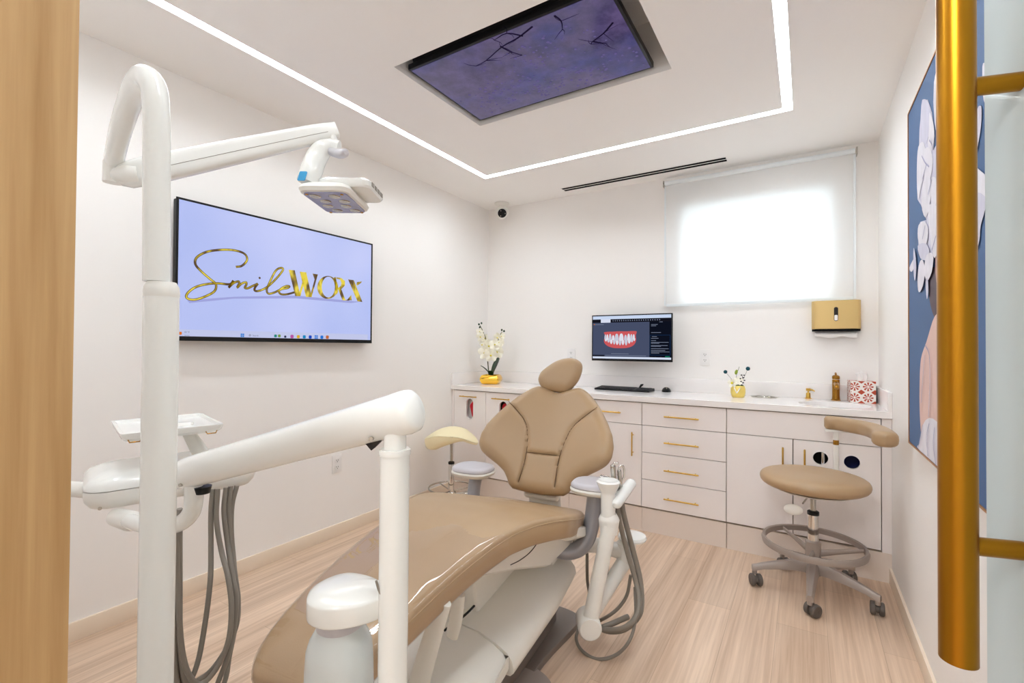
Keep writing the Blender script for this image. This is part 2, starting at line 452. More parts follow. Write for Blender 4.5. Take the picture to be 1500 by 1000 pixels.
# doorway casing and corridor behind the viewer
jb = MB().box(2.0, 2.05, FRONT-.16, -3.551, 0, H_-.002, bev=.002)
struct(jb.obj('trim_2', 'jamb'), 'oak veneered door jamb')
struct(MB().box(-1.4, 4.2, CORR-.1, CORR, 0, H_).obj('wall_corridor', 'wall', smooth=False))
struct(MB().box(-1.5, -1.4, CORR-.1, .15, 0, H_).obj('wall_corridor_end', 'wall', smooth=False))
struct(MB().box(W_+.12, 4.2, FRONT-.14, FRONT, 0, H_).obj('wall_corridor_side', 'wall', smooth=False))
struct(MB().box(4.2, 4.3, CORR-.1, FRONT, 0, H_).obj('wall_corridor_far', 'wall', smooth=False))
# baseboards
BH = .079
struct(MB().box(0, .012, FRONT, -.425, 0, BH, bev=.002).obj('baseboard_left', 'base'))
struct(MB().box(W_-.012, W_, FRONT+.0, -.43, 0, BH, bev=.002).obj('baseboard_right', 'base'))
struct(MB().box(.012, 2.0, FRONT, FRONT+.012, 0, BH, bev=.002).obj('baseboard_front', 'base'))

# window behind the blind
wn = thing('window_1', 'window behind the roller blind', 'window', (0, 0, 0)); struct(wn); del wn['category']
wf = MB(); fw = .02
wf.box(WX0, WX0+fw, .08, .12, WZ0, WZ1).box(WX1-fw, WX1, .08, .12, WZ0, WZ1).box(WX0+fw, WX1-fw, .08, .12, WZ0, WZ0+fw).box(WX0+fw, WX1-fw, .08, .12, WZ1-fw, WZ1)
wf.obj('window_frame', 'white', wn, smooth=False)
MB().box(WX0+fw, WX1-fw, .098, .102, WZ0+fw, WZ1-fw).obj('window_pane', 'glass', wn, smooth=False)

# ---------------- lights in the ceiling: one continuous recessed LED channel
led_m = emit('led_diffuser', (.90, .975, 1.03), LED_POWER, lin=True)
def ring(x0, x1, y0, y1, w_, z0, z1):
    b = MB()
    b.plate(rect(x0, x1, y0, y1), [rect(x0+w_, x1-w_, y0+w_, y1-w_)], lambda a, c, d: (a, c, z0+d), z1-z0)
    return b
lt = thing('linear_ceiling_light', 'rectangular loop of white linear LED light set in the ceiling', 'ceiling light', (1.49, -1.98, H_))
def put(o, parent):      # child of a located root while keeping world coordinates
    if o.parent is not parent: return o
    o.matrix_parent_inverse = Matrix.LocRotScale(parent.location, parent.rotation_euler, None).inverted(); return o
put(ring(LX0+.002, LX1-.002, LY0+.002, LY1-.002, LW-.004, H_+.0185, H_+.025).obj('light_diffuser', led_m, lt, smooth=False), lt)
fr_ = ring(LX0+.0002, LX1-.0002, LY0+.0002, LY1-.0002, .0016, H_+.0003, H_+.025)
fr_.plate(rect(LX0+LW-.0018, LX1-LW+.0018, LY0+LW-.0018, LY1-LW+.0018), [rect(LX0+LW-.0002, LX1-LW+.0002, LY0+LW-.0002, LY1-LW+.0002)], lambda a, c, d: (a, c, H_+.0003+d), .0247)
put(fr_.obj('light_frame', 'plastic', lt, smooth=False), lt)
cl = thing('corridor_fill_light', 'unseen square fill light added in the corridor behind the doorway', 'ceiling light', (2.2, -4.5, H_))  # added fill lamp, out of view, to brighten the foreground through the doorway
MB().box(-.3, .3, -.3, .3, -.03, -.001, bev=.004).obj('light_frame', 'plastic', cl)
MB().box(-.28, .28, -.28, .28, -.034, -.0305).obj('light_diffuser', emit('corridor_fill_diffuser', (.94, .985, 1.02), CORRIDOR_FILL_POWER, lin=True), cl, smooth=False)

# ---------------- ceiling television
ct = thing('ceiling_television', 'flat television showing dim purple blossom branches, set in the ceiling recess', 'television', (1.467, -1.765, H_))
TX0, TX1, TY0, TY1 = .963, 1.972, -2.062, -1.472
zS = H_+.015
b = MB().box(TX0, TX1, TY0, TY1, zS, zS+.028, bev=.004).box(TX0+.01, TX1-.07, TY0+.004, TY0+.34, zS+.027, zS+.17, bev=.03)
put(b.obj('casing', 'black', ct), ct)
put(MB().box(1.2, 1.7, -1.95, -1.6, zS+.16, H_+.26).obj('bracket', 'matblack', ct), ct)
def sky_screen():
    m = bpy.data.materials.new('blossom_screen'); m.use_nodes = True
    nt = m.node_tree; N = nt.nodes; Lk = nt.links; b_ = N['Principled BSDF']
    tc = N.new('ShaderNodeTexCoord')
    n1 = N.new('ShaderNodeTexNoise'); n1.inputs['Scale'].default_value = 2.6; n1.inputs['Detail'].default_value = 6; n1.inputs['Roughness'].default_value = .55
    n2 = N.new('ShaderNodeTexNoise'); n2.inputs['Scale'].default_value = 11; n2.inputs['Detail'].default_value = 6; n2.inputs['Roughness'].default_value = .7
    Lk.new(tc.outputs['Object'], n1.inputs['Vector']); Lk.new(tc.outputs['Object'], n2.inputs['Vector'])
    c1 = N.new('ShaderNodeValToRGB'); e = c1.color_ramp.elements
    e[0].position = .38; e[0].color = (*srgb(44,48,116), 1); e[1].position = .54; e[1].color = (*srgb(80,68,112), 1)
    Lk.new(n1.outputs['Fac'], c1.inputs[0])
    c2 = N.new('ShaderNodeValToRGB'); e = c2.color_ramp.elements
    e[0].position = .35; e[0].color = (.5, .5, .62, 1); e[1].position = .64; e[1].color = (1.25, 1.2, 1.25, 1)
    Lk.new(n2.outputs['Fac'], c2.inputs[0])
    mx = N.new('ShaderNodeMix'); mx.data_type = 'RGBA'; mx.blend_type = 'MULTIPLY'; mx.inputs['Factor'].default_value = 1
    Lk.new(c1.outputs[0], mx.inputs['A']); Lk.new(c2.outputs[0], mx.inputs['B'])
    Lk.new(mx.outputs['Result'], b_.inputs['Emission Color']); b_.inputs['Emission Strength'].default_value = .8
    b_.inputs['Base Color'].default_value = (.01, .01, .012, 1); b_.inputs['Roughness'].default_value = .12
    return m
scr = put(MB().box(TX0+.012, TX1-.012, TY0+.012, TY1-.014, zS-.002, zS-.0003).obj('screen', sky_screen(), ct, smooth=False), ct)
br = MB()
def twig(P, r0):
    br.tube([(x, y, zS-.0027) for x, y in P], [r0*(1-.7*i/(len(P)-1)) for i in range(len(P))], n=6, k=3, flat=.2, up=(0, 1, 0))
rt = random.Random(11)
for P in [[(1.6253, -2.0218), (1.5347, -1.9919), (1.4447, -1.977), (1.3287, -1.9321), (1.2631, -1.9225)]], [[(1.4422, -1.9841), (1.4603, -1.9283), (1.4921, -1.8802)]], [[(1.731, -2.0321), (1.7404, -1.9897), (1.7236, -1.9424)]], [[(1.9166, -1.8728), (1.8593, -1.8298), (1.7999, -1.804), (1.7878, -1.7899)]], [[(1.8024, -1.8025), (1.8267, -1.777), (1.8452, -1.7604)]], [[(1.5614, -1.9911), (1.5113, -2.042), (1.4423, -2.0324)]]:
    P = P[0]; twig(P, .0045)
    for q in P[1:]:
        for _ in range(2):
            a = rt.uniform(0, 2*PI); l = rt.uniform(.03, .08)
            twig([q, (q[0]+l*.5*math.cos(a)+rt.uniform(-.01, .01), q[1]+l*.5*math.sin(a)), (q[0]+l*math.cos(a), q[1]+l*math.sin(a))], .0015)
put(br.obj('branch_image', emit('branch_pixels', (26, 18, 40), .8), ct), ct)
bl = MB()
for _ in range(240):
    cx, cy = rt.choice([(1.35, -1.72), (1.15, -1.62), (1.6, -1.85), (1.75, -1.62), (1.5, -1.6)]); x = rt.gauss(cx, .13); y = rt.gauss(cy, .07)
    if TX0+.03 < x < TX1-.03 and TY0+.03 < y < TY1-.03:
        bl.lathe([(rt.uniform(.003, .008), 0), (.002, .0004)], (x, y, zS-.0026), n=7)
bo = bl.obj('blossom_image', emit('blossom_pixels', (108, 98, 146), .8), ct); bo['kind'] = 'stuff'; put(bo, ct)

# ---------------- slot diffuser, camera
va = thing('slot_air_diffuser', 'long black two-slot air diffuser in the ceiling by the back wall', 'air vent', (1.495, -.175, H_))
MB().box(-.625, .625, -.044, -.040, -.004, -.0005).box(-.625, .625, -.004, .004, -.004, -.0005).box(-.625, .625, .040, .044, -.004, -.0005).obj('frame', 'ceiling', va, smooth=False)
for yy in (-.039, .005): MB().box(-.62, .62, yy, yy+.034, -.0025, -.0006).obj('slot', 'matblack', va, smooth=False)

dc = thing('security_camera', 'small white security camera with black lens on the ceiling corner', 'security camera', (0.2334, -0.1261, 2.5391))
MB().lathe([(.0, -.0005), (.05, -.0005), (.052, -.008), (.044, -.014), (.02, -.02), (.016, -.034)], n=36).obj('mount', 'plastic', dc)
fd = Vector((.62, -.78, -.42)).normalized()
cc = Vector((0, 0, -.066))
MB().lathe([(.016, -.040), (.036, -.036), (.045, -.014), (.046, .014), (.043, .030), (.037, .036)], cc, axis=fd).obj('housing', 'plastic', dc)
ln = MB().lathe([(.030, .034), (.030, .039), (.024, .043), (.0, .046)], cc, axis=fd).obj('lens', 'black', dc)
sd = Vector((0, 0, 1)).cross(fd).normalized(); upv = fd.cross(sd)
for a in (0, 2.1, 4.2): MB().ball(cc+fd*.044+sd*.02*math.cos(a)+upv*.02*math.sin(a), .004, n=8).obj('infrared_lamp', 'steel', ln)
dc.scale = (1.3, 1.3, 1.3)

# ---------------- wall outlets
def outlet(loc, axis, label):
    t = thing('wall_outlet', label, 'wall outlet', loc, 0, 'wall outlets')
    rz = PI/2 if axis == 'x' else 0       # faces -y, or +x on the left wall
    t.rotation_euler = (0, 0, rz)
    MB().box(-.036, .036, -.006, 0, -.058, .058, bev=.002).obj('cover_plate', 'socket', t)
    for zz in (-.021, .021):
        s_ = MB().plate(rrect(-.017, .017, zz-.015, zz+.015, .008), [], lambda a, b_, d: (a, -.0085+d, b_), .002).obj('receptacle', 'socket', t)
        k = MB(); k.box(-.008, -.0055, -.0092, -.0085, zz-.002, zz+.007).box(.0055, .008, -.0092, -.0085, zz-.002, zz+.006)
        k.lathe([(.0026, 0), (.0026, .0008)], (0, -.0085, zz-.008), n=10, axis=(0, -1, 0)); k.obj('socket_slot', 'dark', s_, smooth=False)
    return t
outlet((0, -1.697, .468), 'x', 'white double wall outlet low on the left wall above the baseboard')
outlet((1.952, 0, 1.165), 'y', 'white double wall outlet between the small monitor and the gold planter')
outlet((.876, 0, 1.165), 'y', 'white double wall outlet just above the chair headrest')

# ---------------- roller blind
bl_ = thing('roller_blind', 'sheer white roller blind pulled down over the bright window', 'roller blind', (2.255, -.05, 2.47))
BX0, BX1, BT, BB = 1.668, 2.846, 2.486, 1.553
def bx(*a, **k): return MB().box(*a, **k)
put(MB().lathe([(.0165, 0), (.0165, BX1-BX0)], (BX0, -.039, BT), axis=(1, 0, 0), n=24).obj('roller_tube', 'blindrail', bl_), bl_)
for xx in (BX0-.012, BX1+.004):
    put(bx(xx, xx+.008, -.055, 0, BT-.028, BT+.02, bev=.002).obj('bracket', 'steel', bl_), bl_)
G = []
for j in range(25):
    z_ = BT-(BT-BB)*j/24
    G.append([(BX0+.01+(BX1-BX0-.02)*i/30, -.027, z_) for i in range(31)])
fb = MB().grid(G).obj('blind_fabric', 'blind', bl_); put(fb, bl_)
put(bx(BX0+.01, BX1-.01, -.033, -.021, BB-.008, BB+.012, bev=.003).obj('bottom_bar', 'blindrail', bl_), bl_)
for xx in (BX0-.004, BX1-.010):  # white strips painting the light that leaks past the blind's sides
    put(bx(xx, xx+.014, -.04, -.036, BB-.0, BT-.02, bev=.001).obj('side_light_leak', 'blindrail', bl_), bl_)

# ---------------- wall television with the script logo
tv = thing('wall_television', 'large wall television showing a gold script logo on lavender', 'television', (.0, -2.07, 1.59))
TV0, TV1, TVZ0, TVZ1 = -2.657, -1.47, 1.25, 1.931
XF = .06
put(bx(.02, XF-.004, TV0+.004, TV1-.004, TVZ0+.004, TVZ1-.004, bev=.004).obj('casing', 'black', tv), tv)
put(bx(0, .02, -2.3, -1.85, 1.45, 1.75).obj('bracket', 'matblack', tv), tv)
put(MB().plate(rect(TV0, TV1, TVZ0, TVZ1), [rect(TV0+.011, TV1-.011, TVZ0+.022, TVZ1-.01)], lambda a, b_, d: (XF-.004+d, a, b_), .005).obj('bezel', 'black', tv, smooth=False), tv)
def lav():
    m = bpy.data.materials.new('lavender_screen'); m.use_nodes = True
    nt = m.node_tree; N = nt.nodes; Lk = nt.links; b_ = N['Principled BSDF']
    tc = N.new('ShaderNodeTexCoord'); n = N.new('ShaderNodeTexNoise'); n.inputs['Scale'].default_value = 1.6; n.inputs['Detail'].default_value = 1
    Lk.new(tc.outputs['Object'], n.inputs['Vector'])
    c = N.new('ShaderNodeValToRGB'); e = c.color_ramp.elements; e[0].position = .35; e[0].color = (*srgb(176,190,244), 1); e[1].position = .65; e[1].color = (*srgb(196,204,250), 1)
    Lk.new(n.outputs['Fac'], c.inputs[0]); Lk.new(c.outputs[0], b_.inputs['Emission Color']); b_.inputs['Emission Strength'].default_value = .93
    b_.inputs['Base Color'].default_value = (.01, .01, .015, 1); b_.inputs['Roughness'].default_value = .25
    return m
sc = put(bx(XF-.0035, XF-.0005, TV0+.011, TV1-.011, TVZ0+.022, TVZ1-.01).obj('screen', lav(), tv, smooth=False), tv)
def gold_screen(name, hi=(236,214,60), lo=(88,60,8)):
    m = bpy.data.materials.new(name); m.use_nodes = True
    nt = m.node_tree; N = nt.nodes; Lk = nt.links; b_ = N['Principled BSDF']
    tc = N.new('ShaderNodeTexCoord'); mp = N.new('ShaderNodeMapping'); mp.inputs['Rotation'].default_value = (.6, 0, 0); mp.inputs['Scale'].default_value = (1, 14, 9)
    n = N.new('ShaderNodeTexNoise'); n.inputs['Scale'].default_value = 1.3; n.inputs['Detail'].default_value = 2
    Lk.new(tc.outputs['Object'], mp.inputs[0]); Lk.new(mp.outputs[0], n.inputs['Vector'])
    c = N.new('ShaderNodeValToRGB'); e = c.color_ramp.elements; e[0].position = .4; e[0].color = (*srgb(*lo), 1); e[1].position = .6; e[1].color = (*srgb(*hi), 1)
    q = e.new(.5); q.color = (*srgb(176,150,20), 1)
    Lk.new(n.outputs['Fac'], c.inputs[0]); Lk.new(c.outputs[0], b_.inputs['Emission Color']); b_.inputs['Emission Strength'].default_value = .9
    b_.inputs['Base Color'].default_value = (.01, .01, .01, 1); b_.inputs['Roughness'].default_value = .4
    return m
GS = gold_screen('gold_letter_pixels')
dk = emit('dark_letter_edge', (74, 48, 12), .9)
def script(b_, P, r0, off=0.0, dy=0, dz=0, k=6, flat=.12):
    b_.tube([(XF+.0008+off, y+dy, z+dz) for y, z in P], r0, n=8, k=k, flat=flat, up=(0, 0, 1) if len(P) < 3 else None)
def ribbon(b_, P, wd, x, k=6):
    """flat stroke lying on the screen, P in (y,z)"""
    Q = catmull([(0, y, z) for y, z in P], k); n = len(Q)
    wl = wd if isinstance(wd, (list, tuple)) else [wd]*len(P)
    ws = [wl[min(i//max(k, 1), len(P)-1)]+(wl[min(i//max(k, 1)+1, len(P)-1)]-wl[min(i//max(k, 1), len(P)-1)])*((i % max(k, 1))/max(k, 1)) for i in range(n)]
    A_ = []; B_ = []
    for i in range(n):
        t = (Q[min(i+1, n-1)]-Q[max(i-1, 0)]).normalized(); nn = Vector((0, -t.z, t.y))*ws[i]
        A_.append((x, Q[i].y+nn.y, Q[i].z+nn.z)); B_.append((x, Q[i].y-nn.y, Q[i].z-nn.z))
    b_.grid([A_, B_])
g1 = MB(); g2 = MB()
for px in [[(-2.3804, 1.6381), (-2.3483, 1.6495), (-2.3225, 1.6843), (-2.3369, 1.7145), (-2.3895, 1.7234), (-2.4552, 1.7141), (-2.5213, 1.6921), (-2.5649, 1.6583), (-2.5721, 1.625), (-2.5486, 1.5954), (-2.505, 1.56), (-2.4767, 1.5366), (-2.4822, 1.502), (-2.522, 1.4722), (-2.5711, 1.4507), (-2.6047, 1.4537), (-2.6064, 1.4739), (-2.5788, 1.5049), (-2.537, 1.5265), (-2.4753, 1.5416), (-2.4106, 1.5444), (-2.3913, 1.5646)], [(-2.3913, 1.5662), (-2.4028, 1.5453), (-2.4143, 1.527), (-2.3911, 1.5524), (-2.3658, 1.5645), (-2.3624, 1.5533), (-2.3717, 1.5317), (-2.3494, 1.5549), (-2.3266, 1.5642), (-2.3248, 1.5519), (-2.3328, 1.5352), (-2.3179, 1.5335), (-2.293, 1.548), (-2.2633, 1.565)], [(-2.2625, 1.5651), (-2.2793, 1.5394), (-2.2774, 1.5244), (-2.2499, 1.529), (-2.2061, 1.5562), (-2.1523, 1.6135), (-2.1192, 1.6607), (-2.1325, 1.6695), (-2.1638, 1.6473), (-2.1992, 1.5752), (-2.213, 1.5363), (-2.202, 1.5166), (-2.1677, 1.5271), (-2.1327, 1.5467), (-2.0901, 1.5603), (-2.0786, 1.5706), (-2.097, 1.5712), (-2.1272, 1.5544), (-2.1419, 1.5333), (-2.1267, 1.5206), (-2.0896, 1.5252), (-2.0359, 1.5442)]]:
    ribbon(g2, px, .0058, XF+.0004); ribbon(g1, px, .0036, XF+.0007)
for y, z in [(-2.2534, 1.597)]:
    g1.lathe([(.006, 0), (.004, .0006)], (XF+.0005, y, z), n=12, axis=(1, 0, 0))
put(g2.obj('script_outline', dk, sc), sc)
put(g1.obj('script_lettering', GS, sc), sc)
LT = [[(-2.0847, 1.6656), (-2.0476, 1.6682), (-2.0095, 1.5211), (-2.0416, 1.518)], [(-2.0236, 1.5198), (-2.0095, 1.5211), (-1.9802, 1.6246), (-1.9886, 1.6375)], [(-2.0155, 1.6645), (-1.9735, 1.6666), (-1.9338, 1.5227), (-1.9726, 1.52)], [(-1.9475, 1.5214), (-1.936, 1.5225), (-1.8949, 1.6641), (-1.9069, 1.6644)], [(-1.9304, 1.665), (-1.8939, 1.6642), (-1.9161, 1.6308)], [(-1.7791, 1.6619), (-1.7652, 1.6657), (-1.7474, 1.5741), (-1.7589, 1.553)], [(-1.7604, 1.6643), (-1.7248, 1.6649), (-1.6956, 1.6484), (-1.6952, 1.62), (-1.7239, 1.5926), (-1.7523, 1.5875), (-1.7525, 1.5955), (-1.7289, 1.6121), (-1.722, 1.633), (-1.7343, 1.6536), (-1.7603, 1.6563)], [(-1.7501, 1.5958), (-1.7239, 1.5946), (-1.6916, 1.5292), (-1.6546, 1.5304), (-1.662, 1.5257), (-1.7133, 1.5232)], [(-1.6712, 1.6626), (-1.6262, 1.6631), (-1.5533, 1.5257), (-1.5937, 1.5264)], [(-1.6006, 1.6538), (-1.5591, 1.663), (-1.5668, 1.6516), (-1.5951, 1.6315), (-1.6029, 1.6348)], [(-1.6793, 1.5262), (-1.645, 1.5641), (-1.6408, 1.5296)]]
gl_ = MB()
for P in LT: gl_.prism(P, lambda a, b_, d: (XF+.0004+d, a, b_), 0, .0006)
oo = [(-1.7478, 1.602), (-1.7491, 1.5876), (-1.7534, 1.5735), (-1.7604, 1.5603), (-1.7698, 1.5483), (-1.7813, 1.5382), (-1.7944, 1.5304), (-1.8085, 1.525), (-1.8231, 1.5223), (-1.8377, 1.5223), (-1.8515, 1.5251), (-1.8643, 1.5304), (-1.8754, 1.5381), (-1.8845, 1.5479), (-1.8913, 1.5593), (-1.8956, 1.5719), (-1.8971, 1.5854), (-1.8959, 1.5991), (-1.892, 1.6127), (-1.8856, 1.6256), (-1.8767, 1.6373), (-1.8658, 1.6474), (-1.8533, 1.6556), (-1.8395, 1.6614), (-1.8251, 1.6647), (-1.8104, 1.6653), (-1.7962, 1.6631), (-1.7829, 1.6581), (-1.7712, 1.6506), (-1.7614, 1.6408), (-1.7541, 1.6291), (-1.7495, 1.616)]
oi = [(-1.7713, 1.6014), (-1.7721, 1.5885), (-1.7747, 1.576), (-1.7791, 1.5642), (-1.785, 1.5537), (-1.7922, 1.5449), (-1.8005, 1.5381), (-1.8094, 1.5336), (-1.8187, 1.5315), (-1.828, 1.5319), (-1.8369, 1.5347), (-1.8451, 1.5398), (-1.8523, 1.5471), (-1.8583, 1.5562), (-1.8627, 1.5667), (-1.8655, 1.5784), (-1.8666, 1.5907), (-1.8658, 1.6032), (-1.8634, 1.6155), (-1.8592, 1.627), (-1.8535, 1.6374), (-1.8466, 1.6462), (-1.8385, 1.6532), (-1.8297, 1.658), (-1.8205, 1.6604), (-1.8111, 1.6604), (-1.8021, 1.6579), (-1.7937, 1.653), (-1.7862, 1.6458), (-1.78, 1.6367), (-1.7754, 1.6259), (-1.7724, 1.614)]
gl_.plate(oo, [oi], lambda a, b_, d: (XF+.0004+d, a, b_), .0006)
put(gl_.obj('block_lettering', GS, sc, smooth=False), sc)
# faint floor reflection of the logo
rf = MB()
rf.prism([(-2.6053, 1.4446), (-2.3901, 1.4815), (-2.0356, 1.5223), (-1.5678, 1.5255), (-1.6443, 1.5108), (-2.0354, 1.5058), (-2.39, 1.4717), (-2.5949, 1.4319)], lambda a, b_, d: (XF+.0001+d, a, b_), 0, .0001)
put(rf.obj('logo_reflection', emit('lilac_shadow_pixels', (166, 170, 226), .93), sc, smooth=False), sc)
# task bar
def zy(px, py): pass
tb = MB().prism([(-2.6532, 1.3041), (-1.5038, 1.3092), (-1.5058, 1.2623), (-2.6526, 1.2612)], lambda a, b_, d: (XF-.0002+d, a, b_), 0, .0003)
put(tb.obj('task_bar', emit('taskbar_pixels', (198, 204, 238), .95), sc, smooth=False), sc)
icons = [((60,904),13,(226,120,40)),((457,917),12,(40,130,220)),((505,917),8,(90,96,120)),((668,921),10,(40,140,130)),((692,921),10,(120,160,70)),((730,926),8,(50,60,90)),((773,925),12,(190,90,170)),((813,926),11,(226,180,50)),((851,927),11,(30,140,200)),((889,928),11,(30,80,200)),((927,928),11,(60,130,225)),((963,929),11,(40,120,220)),((998,929),11,(200,110,60))]
ICP = [[(-2.6332, 1.2854), (-2.6246, 1.2857)], [(-2.3417, 1.283), (-2.3319, 1.2832)], [(-2.302, 1.284), (-2.2953, 1.2842)], [(-2.1589, 1.284), (-2.1497, 1.2843)], [(-2.1366, 1.2846), (-2.1273, 1.2848)], [(-2.1007, 1.2809), (-2.093, 1.2811)], [(-2.0591, 1.2828), (-2.0473, 1.283)], [(-2.0194, 1.2828), (-2.0083, 1.283)], [(-1.9807, 1.2827), (-1.9694, 1.2829)], [(-1.9412, 1.2826), (-1.9295, 1.2829)], [(-1.9006, 1.2835), (-1.8887, 1.2838)], [(-1.8613, 1.2834), (-1.8491, 1.2837)], [(-1.8222, 1.2842), (-1.8097, 1.2845)]]
for (c0, _, colr), P in zip(icons, ICP):
    (y0, z0), (y1, z1) = P; r0 = abs(y1-y0)
    if colr in ((40,130,220), (60,130,225)):
        b_ = MB()
        for sy in (-1, 1):
            for sz in (-1, 1): b_.box(XF+.0002, XF+.0006, y0+sy*r0*.5-r0*.42, y0+sy*r0*.5+r0*.42, z0+sz*r0*.5-r0*.42, z0+sz*r0*.5+r0*.42)
    elif colr == (90,96,120):
        b_ = MB().plate(circle(y0, z0, r0*.8, n=16), [circle(y0, z0, r0*.5, n=16)], lambda a, b2, d: (XF+.0002+d, a, b2), .0004)
    else:
        b_ = MB().plate(rrect(y0-r0*.85, y0+r0*.85, z0-r0*.85, z0+r0*.85, r0*.5), [], lambda a, b2, d: (XF+.0002+d, a, b2), .0004)
    put(b_.obj('task_icon', emit('icon_pixels', colr, .9), sc, smooth=False), sc)
def text(body, size, loc, rot, m, parent, name='lettering', align='LEFT', ext=0.0002, keep=True):
    cu = bpy.data.curves.new(name, 'FONT'); cu.body = body; cu.size = size; cu.align_x = align; cu.extrude = ext; cu.resolution_u = 3
    tmp = bpy.data.objects.new(name, cu); dg = bpy.context.evaluated_depsgraph_get()
    COL.objects.link(tmp); dg.update()
    me = bpy.data.meshes.new_from_object(tmp.evaluated_get(dg)); bpy.data.objects.remove(tmp)
    me.materials.clear(); me.materials.append(M[m] if isinstance(m, str) else m)
    o = bpy.data.objects.new(name, me); COL.objects.link(o); o.location = loc; o.rotation_euler = rot; o.parent = parent
    if keep: put(o, parent if parent.location.length else tv)
    return o
grey_px = emit('grey_text_pixels', (120, 126, 160), .9)
for P, s_, body in (((-2.2877, 1.2793), .012, 'Search'), ((-2.6146, 1.2875), .012, '81°F'), ((-2.6144, 1.2732), .009, 'Sunny')):
    o = text(body, s_, (XF+.0004, P[0], P[1]), (PI/2, 0, PI/2), grey_px, sc, 'task_bar_text', keep=False)

# ---------------- painting on the right wall
pa = thing('framed_painting', 'tall blue painting of a figure covered by white petals on the right wall', 'painting', (W_, -1.75, 1.52))
PY0, PY1, PZ0, PZ1 = -2.31, -1.205, .858, 2.195
XP = W_-.03
put(bx(XP+.003, W_-.0005, PY0, PY1, PZ0, PZ1).obj('canvas', 'canvas', pa, smooth=False), pa)
fr2 = MB().plate(rect(PY0-.006, PY1+.006, PZ0-.006, PZ1+.006), [rect(PY0, PY1, PZ0, PZ1)], lambda a, b_, d: (XP+d, a, b_), .0295)
put(fr2.obj('frame', 'frame', pa, smooth=False), pa)
def clip(P):
    for ax, lim, sg in ((0, PY1-.002, 1), (0, PY0+.002, -1), (1, PZ1-.002, 1), (1, PZ0+.002, -1)):
        out = []
        for i in range(len(P)):
            a, b = P[i-1], P[i]; ia = sg*(a[ax]-lim) <= 0; ib = sg*(b[ax]-lim) <= 0
            if ia != ib:
                t = (lim-a[ax])/(b[ax]-a[ax]); out.append((a[0]+(b[0]-a[0])*t, a[1]+(b[1]-a[1])*t))
            if ib: out.append(b)
        P = out
    return P
def pshape(P, m, layer, name, k=4):
    Q = clip(smooth_loop(P, k) if k > 1 else P)
    b_ = MB().prism(Q, lambda a, b2, d: (XP+.003-.0004*layer-d, a, b2), 0, .0003)
    return put(b_.obj(name, m, pa, smooth=False), pa)
HAIR = [(-1.5822, 1.5045), (-1.6819, 1.4969), (-1.754, 1.4693), (-1.7517, 1.321), (-1.6409, 1.3447), (-1.5704, 1.424)]
pshape(HAIR, 'pt_hair', 1, 'painted_hair')
ARM = [(-1.7517, 1.321), (-1.6604, 1.3413), (-1.5353, 1.2604), (-1.442, 1.1993), (-1.4162, 1.1104), (-1.4146, 1.0093), (-1.4377, 0.922), (-1.483, 0.7975), (-1.7443, 0.8336), (-1.7488, 1.1304)]
pshape(ARM, 'pt_skin', 2, 'painted_arm')
FACE = [(-1.6837, 1.6116), (-1.7732, 1.5927), (-1.7701, 1.3915), (-1.7176, 1.4093), (-1.6721, 1.4805)]
pshape(FACE, 'pt_skin2', 2, 'painted_face')
DRS = [(-1.4126, 0.8828), (-1.474, 0.9618), (-1.5744, 0.9988), (-1.6929, 1.0004), (-1.7635, 0.9635), (-1.7616, 0.8418), (-1.5929, 0.8491), (-1.3744, 0.8635)]
pshape(DRS, 'pt_white', 4, 'painted_dress', 2)
NECKP = [(-1.717, 1.3747), (-1.7525, 1.3676), (-1.7601, 1.2995), (-1.7246, 1.2794), (-1.6886, 1.3242)]
pshape(NECKP, 'pt_white', 4, 'painted_petal')
petal_tint = mat('petal_tint', (206,204,222), .6, var=.16, scale=9, stretch=(1,5,1.5)); _pn = [0]
def one_petal(Q, x, tint):
    if len(Q) < 3: return
    put(MB().prism(Q, lambda a, b2, d: (x-d, a, b2), 0, .0003).obj('painted_petal', petal_tint if tint else 'pt_white', pa, smooth=False), pa)
BASEP = [[(-1.4805, 2.1343), (-1.5701, 2.0938), (-1.6315, 2.0225), (-1.6694, 1.9277), (-1.6493, 1.8901), (-1.7601, 1.8673), (-1.776, 1.7813), (-1.772, 1.5193), (-1.701, 1.5247), (-1.6441, 1.5521), (-1.5827, 1.5325), (-1.4715, 1.5574), (-1.4112, 1.5876), (-1.3997, 1.6588), (-1.4377, 1.7013), (-1.5419, 1.6846), (-1.4508, 1.7609), (-1.3891, 1.7977), (-1.3779, 1.9098), (-1.417, 1.961), (-1.4308, 2.045)], [(-1.6626, 2.1107), (-1.6917, 2.1299), (-1.7282, 2.1006), (-1.764, 2.1212), (-1.7811, 2.1123), (-1.7772, 1.8547), (-1.7068, 1.9024), (-1.6701, 1.9723), (-1.6518, 2.0478)]]
for P in BASEP: put(MB().prism(clip(P), lambda a, b2, d: (XP+.0018-d, a, b2), 0, .0003).obj('painted_petal', petal_tint, pa, smooth=False), pa)
